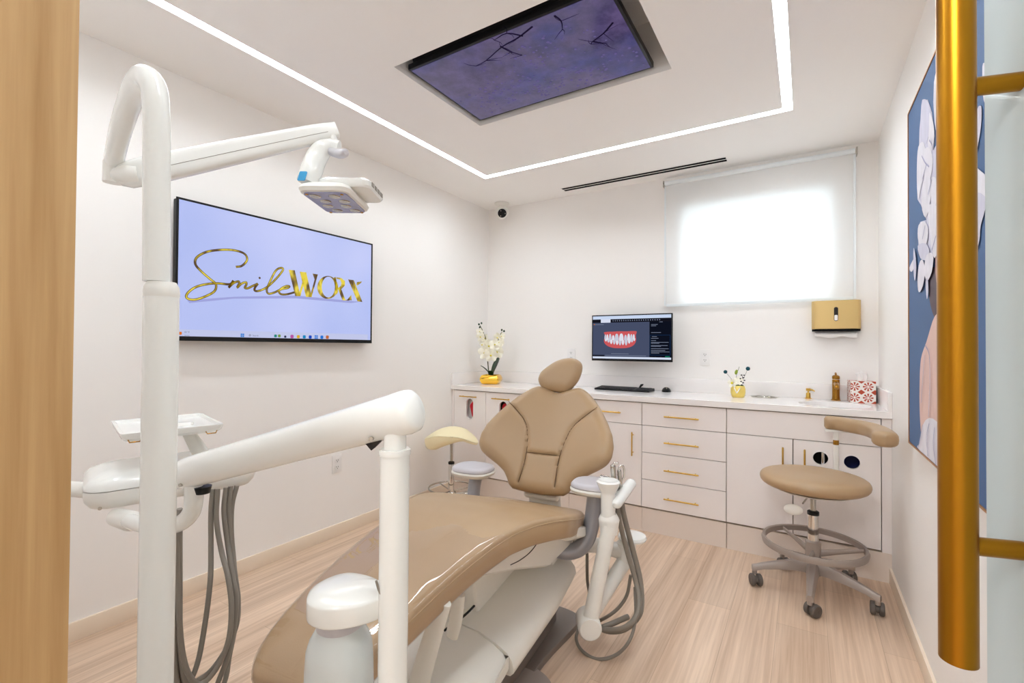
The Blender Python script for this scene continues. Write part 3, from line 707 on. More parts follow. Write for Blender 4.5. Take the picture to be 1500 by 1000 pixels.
PETALS = [[(-1.4805, 2.1294), (-1.5485, 2.1036), (-1.6013, 2.0587), (-1.6107, 1.9967), (-1.5679, 1.955), (-1.4896, 1.96), (-1.4426, 2.015), (-1.4559, 2.0852)], [(-1.6009, 2.0356), (-1.6508, 1.9848), (-1.6694, 1.9277), (-1.6295, 1.8927), (-1.5782, 1.9275), (-1.5896, 1.9819)], [(-1.6721, 2.1016), (-1.7009, 2.1186), (-1.7277, 2.0682), (-1.7353, 1.978), (-1.7163, 1.9206), (-1.6797, 1.9684)], [(-1.7371, 2.0919), (-1.764, 2.117), (-1.781, 2.1039), (-1.7777, 1.8861), (-1.7517, 1.8854), (-1.7262, 1.9711)], [(-1.4174, 1.9864), (-1.5013, 1.9728), (-1.5455, 1.9155), (-1.5224, 1.8632), (-1.4638, 1.8198), (-1.4144, 1.7908), (-1.3898, 1.8414), (-1.3912, 1.9314)], [(-1.5122, 1.9346), (-1.5991, 1.9175), (-1.6489, 1.8631), (-1.6283, 1.8176), (-1.5547, 1.8004), (-1.511, 1.8547)], [(-1.659, 1.8822), (-1.7158, 1.8837), (-1.7684, 1.843), (-1.7675, 1.7841), (-1.7049, 1.778), (-1.6582, 1.8306)], [(-1.4991, 1.8266), (-1.5872, 1.8236), (-1.6276, 1.772), (-1.5959, 1.7115), (-1.5311, 1.6967), (-1.4746, 1.7547)], [(-1.628, 1.8016), (-1.6957, 1.7808), (-1.7133, 1.7252), (-1.6754, 1.6912), (-1.6269, 1.7265)], [(-1.7142, 1.7795), (-1.7759, 1.7709), (-1.7743, 1.6661), (-1.7305, 1.6621), (-1.704, 1.7168)], [(-1.5856, 1.7211), (-1.685, 1.6999), (-1.7568, 1.6493), (-1.7381, 1.5786), (-1.6824, 1.5278), (-1.6246, 1.5784), (-1.595, 1.6536)], [(-1.4253, 1.6915), (-1.5197, 1.6849), (-1.5844, 1.6443), (-1.5624, 1.6018), (-1.4722, 1.6018), (-1.4121, 1.6486)], [(-1.4116, 1.6181), (-1.5296, 1.6057), (-1.6041, 1.5683), (-1.5615, 1.5429), (-1.4598, 1.5643)], [(-1.7026, 1.6295), (-1.7737, 1.6304), (-1.7721, 1.5256), (-1.7284, 1.5245), (-1.6925, 1.5767)], [(-1.2485, 1.5605), (-1.333, 1.5825), (-1.3728, 1.5812), (-1.3593, 1.5547), (-1.2911, 1.5381)], [(-1.3337, 1.622), (-1.36, 1.6016), (-1.3851, 1.5405), (-1.3583, 1.4948), (-1.3324, 1.5403)], [(-1.4352, 1.5432), (-1.4948, 1.5537), (-1.5392, 1.5107), (-1.5048, 1.4597), (-1.4337, 1.4427), (-1.4096, 1.4859)], [(-1.5617, 1.557), (-1.6635, 1.5443), (-1.6431, 1.489), (-1.5711, 1.4685), (-1.5281, 1.505)], [(-1.5495, 1.4688), (-1.5818, 1.4742), (-1.5916, 1.4335), (-1.5701, 1.4053)]]
for i, P in enumerate(PETALS):
    Q = clip(smooth_loop(P, 3)); one_petal(Q, XP+.0012-.0002*i, i % 3 == 0)
R2 = [[(-2.1612, 1.9051), (-2.1814, 1.9044), (-2.2007, 1.888), (-2.2141, 1.8278), (-2.2091, 1.8065), (-2.18, 1.8101), (-2.1653, 1.8345)], [(-2.1231, 1.8203), (-2.1444, 1.8193), (-2.1546, 1.8066), (-2.1489, 1.7679), (-2.1272, 1.7348), (-2.1051, 1.7176), (-2.1005, 1.7789)], [(-2.099, 1.6805), (-2.1263, 1.6733), (-2.2383, 1.5984), (-2.1667, 1.5905), (-2.1032, 1.5908)], [(-2.0923, 1.6108), (-2.1668, 1.5969), (-2.1862, 1.5692), (-2.1453, 1.5306), (-2.1343, 1.4966), (-2.1014, 1.4691), (-2.0787, 1.4592)], [(-2.0837, 1.4155), (-2.1113, 1.4002), (-2.111, 1.3784), (-2.0831, 1.3728)]]
for i, P in enumerate(R2):
    one_petal(clip(smooth_loop(P, 3)), XP+.0012-.0002*i, i % 2 == 1)
HID = [[(-1.7822, 2.1793), (-1.9355, 2.0743), (-2.0859, 1.9402), (-2.0844, 1.8371), (-1.9324, 1.8649), (-1.7793, 1.9908)], [(-1.7793, 1.9908), (-2.0959, 1.8493), (-2.105, 1.7091), (-1.9297, 1.6934), (-1.776, 1.7813)], [(-1.776, 1.7813), (-2.0936, 1.696), (-2.0913, 1.5426), (-1.9274, 1.541), (-1.7735, 1.6137)], [(-1.7735, 1.6137), (-2.0916, 1.5597), (-2.0784, 1.4421), (-1.9598, 1.4037), (-1.7715, 1.4879)]]
for P in HID: one_petal(clip(smooth_loop(P, 3)), XP+.0016, False)
for P in [[(-1.4891, 1.9281), (-1.5451, 1.8846), (-1.6084, 1.8493)], [(-1.4993, 1.8413), (-1.5666, 1.8726)], [(-1.5862, 1.7607), (-1.6479, 1.7955)], [(-1.6098, 1.9391), (-1.6496, 1.9082), (-1.6492, 1.8789)], [(-1.4856, 0.9634), (-1.4496, 0.9139), (-1.4124, 0.8702)], [(-1.595, 0.9829), (-1.552, 0.9301), (-1.5724, 0.8682)], [(-1.6739, 0.9802), (-1.6539, 0.9239), (-1.6908, 0.8605)], [(-1.5352, 1.2485), (-1.5986, 1.2135), (-1.6074, 1.1219), (-1.585, 1.0047)], [(-1.7021, 1.5968), (-1.6443, 1.5611)], [(-1.5416, 1.6655), (-1.496, 1.6268)], [(-1.4634, 1.0392), (-1.5235, 1.2126)]]:
    Q = catmull([(0, a, b_) for a, b_ in P], 4); fold = MB()
    for a, b_ in zip(Q[:-1], Q[1:]):
        t = (b_-a).normalized(); n_ = Vector((0, -t.z, t.y))*.003
        fold.bm.faces.new([fold.bm.verts.new((XP-.0020, (p+n_*s1).y, (p+n_*s1).z)) for p, s1 in ((a, 1), (b_, 1), (b_, -1), (a, -1))])
    put(fold.obj('painted_fold', 'pt_shadow', pa, smooth=False), pa)

# ---------------- glass door standing open, with gold pull
GD = Vector((-.27, .963, 0)).normalized(); GN = Vector((.963, .27, 0))   # along the pane towards its free edge; normal
GE = Vector((2.767, -2.92, 0))
dr = thing('door_1', 'glass door standing open beside the right wall with a long gold pull', 'door', tuple(GE-GD*.72), math.atan2(GD.y, GD.x)); struct(dr); del dr['category']
MB().box(0, .72, -.006, .006, .01, H_-.02, bev=.0015).obj('door_glass', 'frosted', dr)
for zz in (.25, 2.2): MB().box(-.012, .06, -.018, .018, zz-.045, zz+.045, bev=.003).obj('hinge', 'handle_gold', dr)
hx, hy = .72-.078-.0145, .075
HL = GE-GD*.72
hd = MB()
hp = Vector((2.7221, -2.9929, 1.2405)); rel = hp-HL; hx = rel.dot(GD); hy = rel.dot(Vector((-GD.y, GD.x, 0)))
hb = MB().tube([(hx, hy, 0.890637), (hx, hy, 1.66)], .0168, n=32, k=1).obj('door_pull', 'handle_gold', dr, bevel=.001)
for zz in (1.017673, 1.5209):
    MB().tube([(hx, hy-.012, zz), (hx, -.006*0+.006, zz)], .0098, n=24, k=1).obj('standoff', 'handle_gold', hb)
    MB().tube([(hx, -.006, zz), (hx, -.016, zz)], .014, n=24, k=1).obj('standoff_cap', 'handle_gold', hb)

# ============================================================ cabinet run, worktop and what stands on it
CF = -.53            # plane of the door fronts
CT = .905            # worktop surface
DT = .018
def xz(y0):          # plate mapper in the x-z plane, depth goes towards -y
    return lambda a, b, d: (a, y0+d, b)
def carcass(t, x0, x1, z0=.124, z1=.864, top=True):
    b = MB(); w_ = .016; y0 = CF+DT+.004; y1 = -.01
    b.box(x0, x0+w_, y0, y1, z0, z1).box(x1-w_, x1, y0, y1, z0, z1).box(x0+w_, x1-w_, y0, y1, z0, z0+w_).box(x0+w_, x1-w_, y1-.008, y1, z0+w_, z1-w_)
    if top: b.box(x0+w_, x1-w_, y0, y1, z1-w_, z1)
    else: b.box(x0+w_, x1-w_, y0, y0+.02, z1-.06, z1)
    return put(b.obj('cabinet_body', 'carcass', t, smooth=False), t)
def front(t, name, x0, x1, z0, z1, holes=()):
    g = .002
    b = MB().plate(rect(x0+g, x1-g, z0+g, z1-g), list(holes), xz(CF), DT)
    return put(b.obj(name, 'cabinet', t, smooth=False, bevel=.0012), t)
def bar(t, par, x0, x1, z, vert=False, z1=None):
    b = MB(); y = CF-.028
    if vert:
        b.tube([(x0, y, z), (x0, y, z1)], .0048, n=12, k=1, rnd=True)
        for q in (z+.018, z1-.018): b.tube([(x0, CF+.001, q), (x0, y, q)], .004, n=10, k=1)
    else:
        b.tube([(x0, y, z), (x1, y, z)], .0048, n=12, k=1, rnd=True)
        for q in (x0+.02, x1-.02): b.tube([(q, CF+.001, z), (q, y, z)], .004, n=10, k=1)
    return put(b.obj('handle', 'gold', par), t)
def cab(label, x0, x1, top=True):
    t = thing('base_cabinet', label, 'cabinet', ((x0+x1)/2, -.26, .12), 0, 'white base cabinets')
    carcass(t, x0, x1, top=top, z0=.157); return t
ZB, ZT = .166, .862
def stad(cx, z0, z1, r_): return rrect(cx-r_, cx+r_, z0, z1, r_*.999, 8)
# two tall pull-outs with glove slots
def slot_unit(x0, x1, cx, lab, hx0, hx1, redshape):
    t = cab(lab, x0, x1)
    d_ = front(t, 'door', x0, x1, ZB, ZT, [stad(cx, .629, .795, .036)])
    bar(t, d_, hx0, hx1, .815)
    rg = MB().plate(stad(cx, .623, .801, .042), [stad(cx, .629, .795, .036)], xz(CF-.003), .004)
    put(rg.obj('slot_rim', 'socket', d_, bevel=.001), t)
    b = MB()
    for i in range(7):
        a = i/6
        b.box(cx-.05, cx+.05, CF+.045+.01*math.sin(i*2), CF+.14, .56+.036*i, .60+.036*i, bev=.015)
    bx_ = MB().plate(rect(cx-.08, cx+.08, .56, .82), [], xz(CF+.05), .12).obj('glove_box', 'dark' if redshape else 'socket', t, bevel=.004); put(bx_, t)
    gl = MB().prism(smooth_loop(redshape if redshape else [(cx-.004, .76), (cx+.03, .79), (cx+.034, .70), (cx+.026, .64), (cx+.004, .635), (cx-.012, .69), (cx-.022, .735)], 4), xz(CF+.03), 0, .018)
    put(gl.obj('red_glove_pack', 'red', t, bevel=.004), t)
    return t
slot_unit(.028, .356, .194, 'white cabinet in the far left corner, with oval slot showing red and white', .106, .277, None)
slot_unit(.356, .70, .527, 'white cabinet with dark and red oval slot, second from the left wall', .434, .60, [(.50, .76), (.53, .775), (.55, .74), (.55, .66), (.52, .64), (.50, .70)])
t = cab('white cabinet mostly hidden behind the chair backrest', .70, 1.19)
d_ = front(t, 'door', .70, 1.19, ZB, ZT); bar(t, d_, .86, 1.03, .815)
t = cab('white cabinet with one drawer above a door, just right of the chair backrest', 1.19, 1.642)
d_ = front(t, 'drawer', 1.19, 1.642, .712, ZT); bar(t, d_, 1.32, 1.50, .786)
d_ = front(t, 'door', 1.19, 1.642, ZB, .712); bar(t, d_, 1.583, 1.583, .505, True, .658)
t = cab('white cabinet of four stacked drawers with gold bar handles', 1.642, 2.166)
for z0, z1, hz in ((.712, ZT, .783), (.531, .712, .612), (.351, .531, .432), (ZB, .351, .248)):
    d_ = front(t, 'drawer', 1.642, 2.166, z0, z1); bar(t, d_, 1.798, 2.006, hz)
t = cab('wide white sink cabinet behind the round-seat stool, with two round waste holes', 2.166, 2.921, False)
front(t, 'false_front', 2.166, 2.921, .712, ZT)
d_ = front(t, 'door', 2.166, 2.518, ZB, .712); bar(t, d_, 2.468, 2.468, .50, True, .66)
H1 = (2.6508, -0.53, 0.6196); H2 = (2.7939, -0.53, 0.616)
d_ = front(t, 'door', 2.518, 2.921, ZB, .712, [circle(H1[0], H1[2], .036), circle(H2[0], H2[2], .036)]); bar(t, d_, 2.575, 2.575, .50, True, .66)
for Hh in (H1, H2):
    put(MB().plate(circle(Hh[0], Hh[2], .0395), [circle(Hh[0], Hh[2], .036)], xz(CF-.002), .006).obj('hole_rim', 'socket', d_), t)
lin = MB().lathe([(.05, 0), (.05, -.10), (.046, -.10), (.046, 0)], (H2[0], CF+.03, H2[2]), axis=(0, -1, 0)); put(MB().lathe([(.048, 0), (.06, .02), (.055, .12), (.0, .12)], (H2[0], CF+.02, H2[2]), axis=(0, 1, 0), cap=False).obj('blue_liner', 'navy', t), t)
put(MB().lathe([(.048, 0), (.06, .02), (.055, .12), (.0, .12)], (H1[0], CF+.02, H1[2]), axis=(0, 1, 0), cap=False).obj('dark_liner', 'dark', t), t)
put(MB().tube([(H1[0]+.012, CF+.03, H1[2]-.04), (H1[0]+.012, CF+.03, H1[2]+.03)], .012, k=1).obj('drain_pipe', 'chrome', t), t)
# fillers and plinth
MBx = MB().box(0.001, .026, CF+.002, CF+.03, .157, .864)
tag(MBx.obj('filler_panel', 'cabinet', smooth=False), 'narrow white filler strip between the left wall and the first cabinet', 'panel')
tag(MB().box(2.923, W_-.001, CF+.002, CF+.03, .157, .864).obj('filler_panel', 'cabinet', smooth=False), 'narrow white filler strip between the sink cabinet and the right wall', 'panel')
pl = thing('cabinet_plinth', 'cream plinth along the floor under the whole cabinet run', 'plinth', (1.48, -.43, 0))
for x0, x1 in ((.001, 1.1), (1.102, 1.64), (1.642, 2.164), (2.168, W_-.001)):
    put(MB().box(x0, x1, CF+.012, CF+.03, 0, .155).obj('plinth_board', 'plinth', pl, smooth=False), pl)

# worktop
wt = thing('countertop', 'white quartz countertop running the full back wall', 'countertop', (1.48, -.27, CT))
SKX, SKY, SRX, SRY = 2.722, -.315, .180, .165
HO = (2.341, -0.0962, 0.905)
hole = circle(SKX, SKY, SRX, SRY, 56); ho = circle(HO[0], HO[1], .075, n=40)
put(MB().plate(rect(.0005, W_-.0005, -.547, -.0005), [hole, ho], lambda a, b_, d: (a, b_, CT-.038+d), .038).obj('slab', 'stone', wt, smooth=False, bevel=.002), wt)
tag(MB().box(.02, W_-.02, -.0195, -.0005, CT, CT+.10, bev=.002).obj('backsplash', 'stone'), 'long low white quartz upstand at the back edge of the countertop', 'backsplash')
tag(MB().box(.0005, .019, -.545, -.0005, CT, CT+.10, bev=.002).obj('backsplash', 'stone'), 'short white quartz side upstand against the left wall', 'backsplash')
tag(MB().box(W_-.019, W_-.0005, -.545, -.0005, CT, CT+.10, bev=.002).obj('backsplash', 'stone'), 'short white quartz side upstand by the tissue box, against the right wall', 'backsplash')
sk = thing('sink', 'oval white undermount sink set in the countertop by the right wall', 'sink', (SKX, SKY, CT-.04))
prof = [(1.03, .001), (1.0, .0), (.985, -.02), (.93, -.08), (.75, -.125), (.4, -.14), (.08, -.143)]
R_ = [[(SRX*k*math.cos(2*PI*i/56), SRY*k*math.sin(2*PI*i/56), z+.001) for i in range(56)] for k, z in prof]
MB().rings(R_, cap=False).obj('basin', 'porcelain', sk)
MB().lathe([(.03, -.142), (.028, -.136), (.012, -.138), (.0, -.138)], n=24).obj('drain', 'brass', sk)
cr = thing('waste_chute_ring', 'flush steel waste ring in the countertop between planter and soap pump', 'waste chute', (HO[0], HO[1], CT))
MB().lathe([(.082, .0), (.083, .003), (.076, .0045), (.068, .003), (.066, -.0), (.066, -.10), (.07, -.10), (.0745, -.002), (.082, .0)], n=44, cap=False).obj('ring', 'steel', cr)
MB().lathe([(.066, -.02), (.03, -.04), (.0, -.045)], n=40, cap=False).obj('flap', 'steel', cr)

# faucet
fx, fy = (2.7437, -0.0099)
fa = thing('faucet', 'squat antique brass faucet at the back of the sink', 'faucet', (fx, min(fy, -.0195-.028), CT))
MB().lathe([(.026, 0), (.027, .004), (.022, .008), (.0205, .03), (.0205, .125), (.021, .13), (.019, .133)], n=28).obj('body', 'brass', fa)
MB().tube([(0, -.005, .105), (0, -.05, .108), (0, -.105, .097), (0, -.115, .082)], [.015, .014, .0125, .011], n=16).obj('spout', 'brass', fa)
MB().lathe([(.0195, .136), (.0215, .14), (.0205, .155), (.012, .161), (.0, .162)], n=28).tube([(0, -.004, .152), (0, .004, .162), (0, .03, .172)], .006, n=10).obj('lever', 'brass', fa)
sx_, sy_ = (2.5946, -0.0179)
sp = thing('soap_pump', 'small brass deck-mounted soap pump left of the faucet', 'soap dispenser', (sx_, sy_, CT), -.6)
MB().lathe([(.021, 0), (.022, .003), (.014, .006), (.0125, .035), (.010, .038)], n=24).obj('base', 'gold', sp)
MB().lathe([(.005, .036), (.005, .05), (.013, .052), (.0135, .066), (.011, .068)], n=20).tube([(0, 0, .058), (.025, 0, .059), (.042, 0, .052)], [.006, .005, .004], n=10).obj('pump_head', 'gold', sp)

# tissue box
tbx, tby = (2.8711, -0.0581)
def tile_mat():
    m = bpy.data.materials.new('rust_tile_print'); m.use_nodes = True
    nt = m.node_tree; N = nt.nodes; Lk = nt.links; b_ = N['Principled BSDF']
    tc = N.new('ShaderNodeTexCoord'); sp_ = N.new('ShaderNodeSeparateXYZ'); Lk.new(tc.outputs['Object'], sp_.inputs[0])
    def mth(op, a, b2=None):
        n = N.new('ShaderNodeMath'); n.operation = op
        for i, v in enumerate((a, b2)):
            if v is None: continue
            if isinstance(v, (int, float)): n.inputs[i].default_value = v
            else: Lk.new(v, n.inputs[i])
        return n.outputs[0]
    T_ = .067
    ad = mth('ADD', sp_.outputs['X'], sp_.outputs['Y'])
    def cell(c, off): return mth('SUBTRACT', mth('MODULO', mth('ADD', c, 10*T_+off), T_), T_/2)
    u_ = cell(ad, 0); v_ = cell(sp_.outputs['Z'], 0)
    r_ = mth('SQRT', mth('ADD', mth('MULTIPLY', u_, u_), mth('MULTIPLY', v_, v_)))
    an = mth('ARCTAN2', v_, u_)
    petal = mth('MULTIPLY', mth('GREATER_THAN', mth('COSINE', mth('MULTIPLY', an, 8)), -.15), mth('LESS_THAN', r_, .026))
    core = mth('GREATER_THAN', r_, .005)
    flower = mth('MULTIPLY', petal, core)
    ub = mth('ABSOLUTE', cell(ad, T_/2)); vb = mth('ABSOLUTE', cell(sp_.outputs['Z'], T_/2))
    dia = mth('LESS_THAN', mth('ADD', mth('MULTIPLY', ub, .8), vb), .0155)
    mask = mth('MAXIMUM', flower, dia)
    mx = N.new('ShaderNodeMix'); mx.data_type = 'RGBA'; Lk.new(mask, mx.inputs['Factor'])
    mx.inputs['A'].default_value = (*srgb(238, 232, 226), 1); mx.inputs['B'].default_value = (*srgb(176, 62, 28), 1)
    Lk.new(mx.outputs['Result'], b_.inputs['Base Color']); b_.inputs['Roughness'].default_value = .5
    return m
ts = thing('tissue_box', 'cube tissue box printed with rust-red flowers, right of the faucet', 'tissue box', (tbx, min(tby+.055, -.0195-.067), CT), .1)
MB().plate(rrect(-.062, .062, -.057, .057, .002, 2), [circle(0, 0, .035, .018, 24)], lambda a, b_, d: (a, b_, .131+d), .002).box(-.062, .062, -.057, .057, 0, .131).obj('carton', tile_mat(), ts, smooth=False)
tt = MB(); G = []
for j in range(9):
    v = j/8; wv = .020+.012*v
    G.append([(-wv+2*wv*i/10+.006*math.sin(3*v), .010*math.sin(i*1.1+v*2)*(1-.3*v), .12+.07*v-(.012*v*abs(i-5)/5)) for i in range(11)])
tt.grid(G); o = tt.obj('tissue', 'paper', ts); m_ = o.modifiers.new('thick', 'SOLIDIFY'); m_.thickness = .0012

# paper towel dispenser
A0 = (2.6132, -0.1, 1.54); A1 = (2.8717, -0.1, 1.3473)
pd = thing('paper_towel_dispenser', 'satin gold paper towel dispenser on the wall below the blind', 'paper towel dispenser', ((A0[0]+A1[0])/2, 0, A1[2]))
hw = (A1[0]-A0[0])/2; hh = A0[2]-A1[2]
slot_ = rrect(-.011, .011, hh*.32, hh*.78, .0105)
prof_ = [(-hw, 0), (-hw, -.075), (-hw+.012, -.095), (-hw+.035, -.10), (hw-.035, -.10), (hw-.012, -.095), (hw, -.075), (hw, 0)]
shell = MB().prism(prof_, lambda a, b_, d: (a, b_, d), .012, hh)
so = shell.obj('housing', 'dispenser', pd, bevel=.004)
MB().prism([(x*.985, y*.985) for x, y in prof_], lambda a, b_, d: (a, b_, d), .0, .012).obj('base_trim', 'matblack', pd)
MB().plate(slot_, [], lambda a, b_, d: (a, -.1035+d, b_), .003).obj('level_window', 'dark', so)
MB().plate(rrect(-.0085, .0085, hh*.34, hh*.52, .006), [], lambda a, b_, d: (a, -.1045+d, b_), .002).obj('paper_level', 'paper', so)
tw = MB(); G = []
for j in range(7):
    v = j/6; G.append([(-hw*.86+hw*1.72*i/24, -.055-.012*math.sin(PI*v)+.004*math.sin(i*.5), -.005-.036*v+.006*v*math.sin(i*.45+.8)) for i in range(25)])
tw.grid(G)
G = [[(x, y+.03, z+.002) for x, y, z in row] for row in G]; tw.grid(G)
o = tw.obj('paper_towel', 'paper', pd); m_ = o.modifiers.new('thick', 'SOLIDIFY'); m_.thickness = .002

# monitor on a wall arm
mn = thing('monitor', 'small wall monitor showing a pink gum and white teeth model', 'monitor', (1.438, 0, 1.31))
MX0, MX1, MZ0, MZ1 = 1.124-1.438, 1.753-1.438, 1.128-1.31, 1.489-1.31
MY = -.15
MB().box(MX0, MX1, MY, MY+.012, MZ0, MZ1, bev=.002).box(MX0+.08, MX1-.08, MY+.012, MY+.035, MZ0+.04, MZ1-.06, bev=.01).obj('casing', 'black', mn)
MB().box(-.05, .05, MY+.035, MY+.05, -.05, .05, bev=.003).box(-.02, .02, MY+.05, -.012, -.02, .02, bev=.004).box(-.06, .06, -.012, -.0005, -.09, .09, bev=.003).obj('wall_arm', 'plastic', mn)
ms = MB().box(MX0+.009, MX1-.009, MY-.0012, MY+.0002, MZ0+.018, MZ1-.009).obj('screen', emit('slate_screen', (74, 82, 108), .9), mn, smooth=False)
SW, SH = (MX1-MX0-.018), (MZ1-MZ0-.027)
def sp2(u_, v_, lay=1): return (MX0+.009+u_*SW, MY-.0012-.0003*lay, MZ0+.018+(1-v_)*SH)
def spoly(P, m, name, lay=1, b_=None):
    own = b_ is None; b_ = b_ or MB()
    b_.prism(P, lambda a, c, d: tuple(Vector(sp2(a, c, lay))+Vector((0, -d, 0))), 0, .0002)
    return b_.obj(name, m, ms, smooth=False) if own else b_
spoly(rect(0, 1, 0, .075), emit('title_bar_px', (205, 220, 245), .95), 'title_bar')
spoly(rect(0, 1, .075, .155), emit('menu_px', (24, 24, 34), .8), 'menu_bar')
spoly(rect(.11, .24, .075, .155), emit('tab_px', (220, 226, 245), .95), 'menu_tab', 2)
spoly(rect(.74, 1, .155, .955), emit('panel_px', (16, 20, 34), .8), 'side_panel')
spoly(rect(0, 1, .955, 1), emit('bar_px', (215, 225, 245), .95), 'task_bar')
spoly(rect(0, .16, .915, .955), emit('foot_px', (28, 30, 44), .8), 'status_corner')
spoly(rect(.93, .985, .925, .945), emit('green_px', (30, 140, 110), .8), 'confirm_button', 2)
spoly(rect(.012, .028, .185, .205), emit('orange_px', (220, 130, 40), .8), 'tree_icon', 2)
tk = MB()
for i in range(22):
    u_ = .27+i*.028; spoly([(u_, .098), (u_+.010, .1), (u_+.010, .128), (u_+.002, .128)], None, None, 2, tk)
for v_, a, b2 in ((.22, .76, .84), (.25, .76, .82), (.40, .76, .88), (.49, .77, .83), (.53, .76, .85), (.58, .76, .82), (.62, .76, .97), (.64, .76, .86), (.69, .76, .96), (.71, .76, .88), (.76, .76, .97), (.80, .76, .93), (.83, .76, .98), (.86, .76, .86), (.165, .86, .90), (.20, .03, .15), (.885, .25, .48), (.925, .17, .70)):
    spoly(rect(a, b2, v_-.006, v_+.004), None, None, 2, tk)
o = tk.obj('screen_text_lines', emit('text_px', (136, 146, 170), .8), ms, smooth=False); o['kind'] = 'stuff'
bd = MB()
for a, b2, c, d in ((.745, .99, .455, .46), (.745, .99, .90, .905), (.745, .748, .455, .905), (.987, .99, .455, .905)): spoly(rect(a, b2, c, d), None, None, 2, bd)
bd.obj('panel_outline', emit('blue_px', (30, 70, 120), .8), ms, smooth=False)
GUM = [(.155, .385), (.20, .37), (.28, .368), (.36, .362), (.45, .365), (.52, .36), (.575, .365), (.58, .40), (.57, .46), (.575, .55), (.565, .63), (.53, .70), (.46, .745), (.36, .755), (.27, .745), (.20, .70), (.16, .63), (.155, .55), (.17, .48), (.16, .42)]
spoly(smooth_loop(GUM, 4), emit('gum_px', (212, 92, 96), .9), 'gum_image', 2)
th_ = [(.172, .022, .44, .10), (.20, .028, .44, .115), (.237, .034, .43, .13), (.278, .034, .46, .10), (.325, .052, .43, .145), (.385, .056, .425, .15), (.44, .036, .455, .11), (.48, .036, .43, .135), (.515, .03, .44, .12), (.545, .024, .44, .10)]
tm = emit('tooth_px', (226, 228, 240), .95); tm2 = emit('tooth_shade_px', (208, 211, 228), .9)
for i, (u_, w_, v_, h_) in enumerate(th_):
    P = [(u_-w_*.5, v_+h_), (u_-w_*.48, v_+h_*.5), (u_-w_*.3, v_+h_*.05), (u_, v_-h_*.08), (u_+w_*.3, v_+h_*.05), (u_+w_*.48, v_+h_*.5), (u_+w_*.46, v_+h_), (u_, v_+h_*1.05)]
    spoly(smooth_loop(P, 3), tm if i % 2 else tm2, 'tooth_image', 4)
for i, (u_, w_, v_, h_) in enumerate([(.18, .03, .53, .07), (.215, .036, .535, .09), (.252, .036, .56, .10), (.292, .034, .57, .10), (.33, .034, .58, .10), (.368, .034, .58, .11), (.406, .034, .575, .11), (.447, .036, .57, .12), (.487, .036, .55, .10), (.522, .034, .54, .08), (.552, .024, .53, .06)]):
    P = [(u_-w_*.45, v_), (u_-w_*.42, v_+h_*.6), (u_, v_+h_), (u_+w_*.42, v_+h_*.6), (u_+w_*.45, v_), (u_, v_-.01)]
    spoly(smooth_loop(P, 3), tm2 if i % 2 else tm, 'tooth_image', 3)

# keyboard, little stand, mouse
kx, ky = (1.3969, -0.1701)
kb = thing('keyboard', 'black computer keyboard on the countertop under the monitor', 'keyboard', (kx, ky, CT), -.03)
MB().prism([(-.215, -.068), (.215, -.068), (.215, .068), (-.215, .068)], lambda a, b_, d: (a, b_, d*(1+.9*(b_+.068)/.136)), 0, .012).obj('case', 'black', kb, bevel=.003)
ky_m = mat('keycap_black', (34, 34, 38), .45)
rows = [(-.052, 8), (-.033, 13), (-.014, 14), (.005, 14), (.024, 14), (.046, 15)]
proto = None
for yy, n_ in rows:
    for i in range(n_):
        wd = .0088
        x_ = -.203+.29*(i+.5)/n_; zz = .0125*(1+.9*(yy+.068)/.136)+.0008
        if n_ == 8 and i == 3: wk = .05
        else: wk = .29/n_*.42
        o = MB().box(-wk, wk, -.0078, .0078, -.002, .0022).obj('key', ky_m, kb, smooth=False) if proto is None or n_ == 8 else proto.copy()
        if o.users_collection == (): COL.objects.link(o)
        if proto is None and n_ != 8: proto = o
        o.parent = kb; o.location = (x_, yy, zz)
npd = MB()
for a in range(4):
    for b2 in range(5):
        x_ = .122+.022*a; yy = -.05+.024*b2
        o = proto.copy(); COL.objects.link(o); o.parent = kb; o.location = (x_, yy, .0125*(1+.9*(yy+.068)/.136)+.0008)
npd.bm.free()
vx, vy = (1.505, -0.1257)
ps = thing('phone_stand', 'tiny black folding stand standing behind the keyboard', 'stand', (vx, ky+.085, CT), -.2)
MB().tube([(-.024, 0, .004), (-.012, 0, .022), (0, 0, .042)], .0065, n=10, flat=1.4, rnd=True).obj('upright', 'black', ps)
MB().box(-.034, .022, -.018, .018, 0, .006, bev=.002).obj('foot', 'black', ps)
MB().tube([(-.004, 0, .03), (.012, 0, .044)], .006, n=10, k=1, rnd=True).obj('cradle', 'black', ps)
mx_, my_ = (1.6948, -0.0887)
mo = thing('computer_mouse', 'black computer mouse to the right of the keyboard', 'mouse', (mx_, my_, CT), .3)
b_ = MB()
pr_ = []
for i in range(13):
    a = i/12; yy = -.055+.11*a; w_ = .033*math.sin(PI*min(max(a, .02), .98))**.45; h_ = .034*math.sin(PI*min(max(a*.93+.03, .02), .98))**.6
    pr_.append([(w_*math.cos(t_)*(1 if math.sin(t_) > 0 else 1), yy, max(0, h_*math.sin(t_))+.0005) for t_ in [PI*2*k/24 for k in range(24)]])
b_.rings(pr_).obj('shell', 'black', mo)
MB().tube([(0, -.035, .024), (0, -.02, .0335)], .004, n=8, k=1, rnd=True).obj('scroll_wheel', 'greytube', mo)

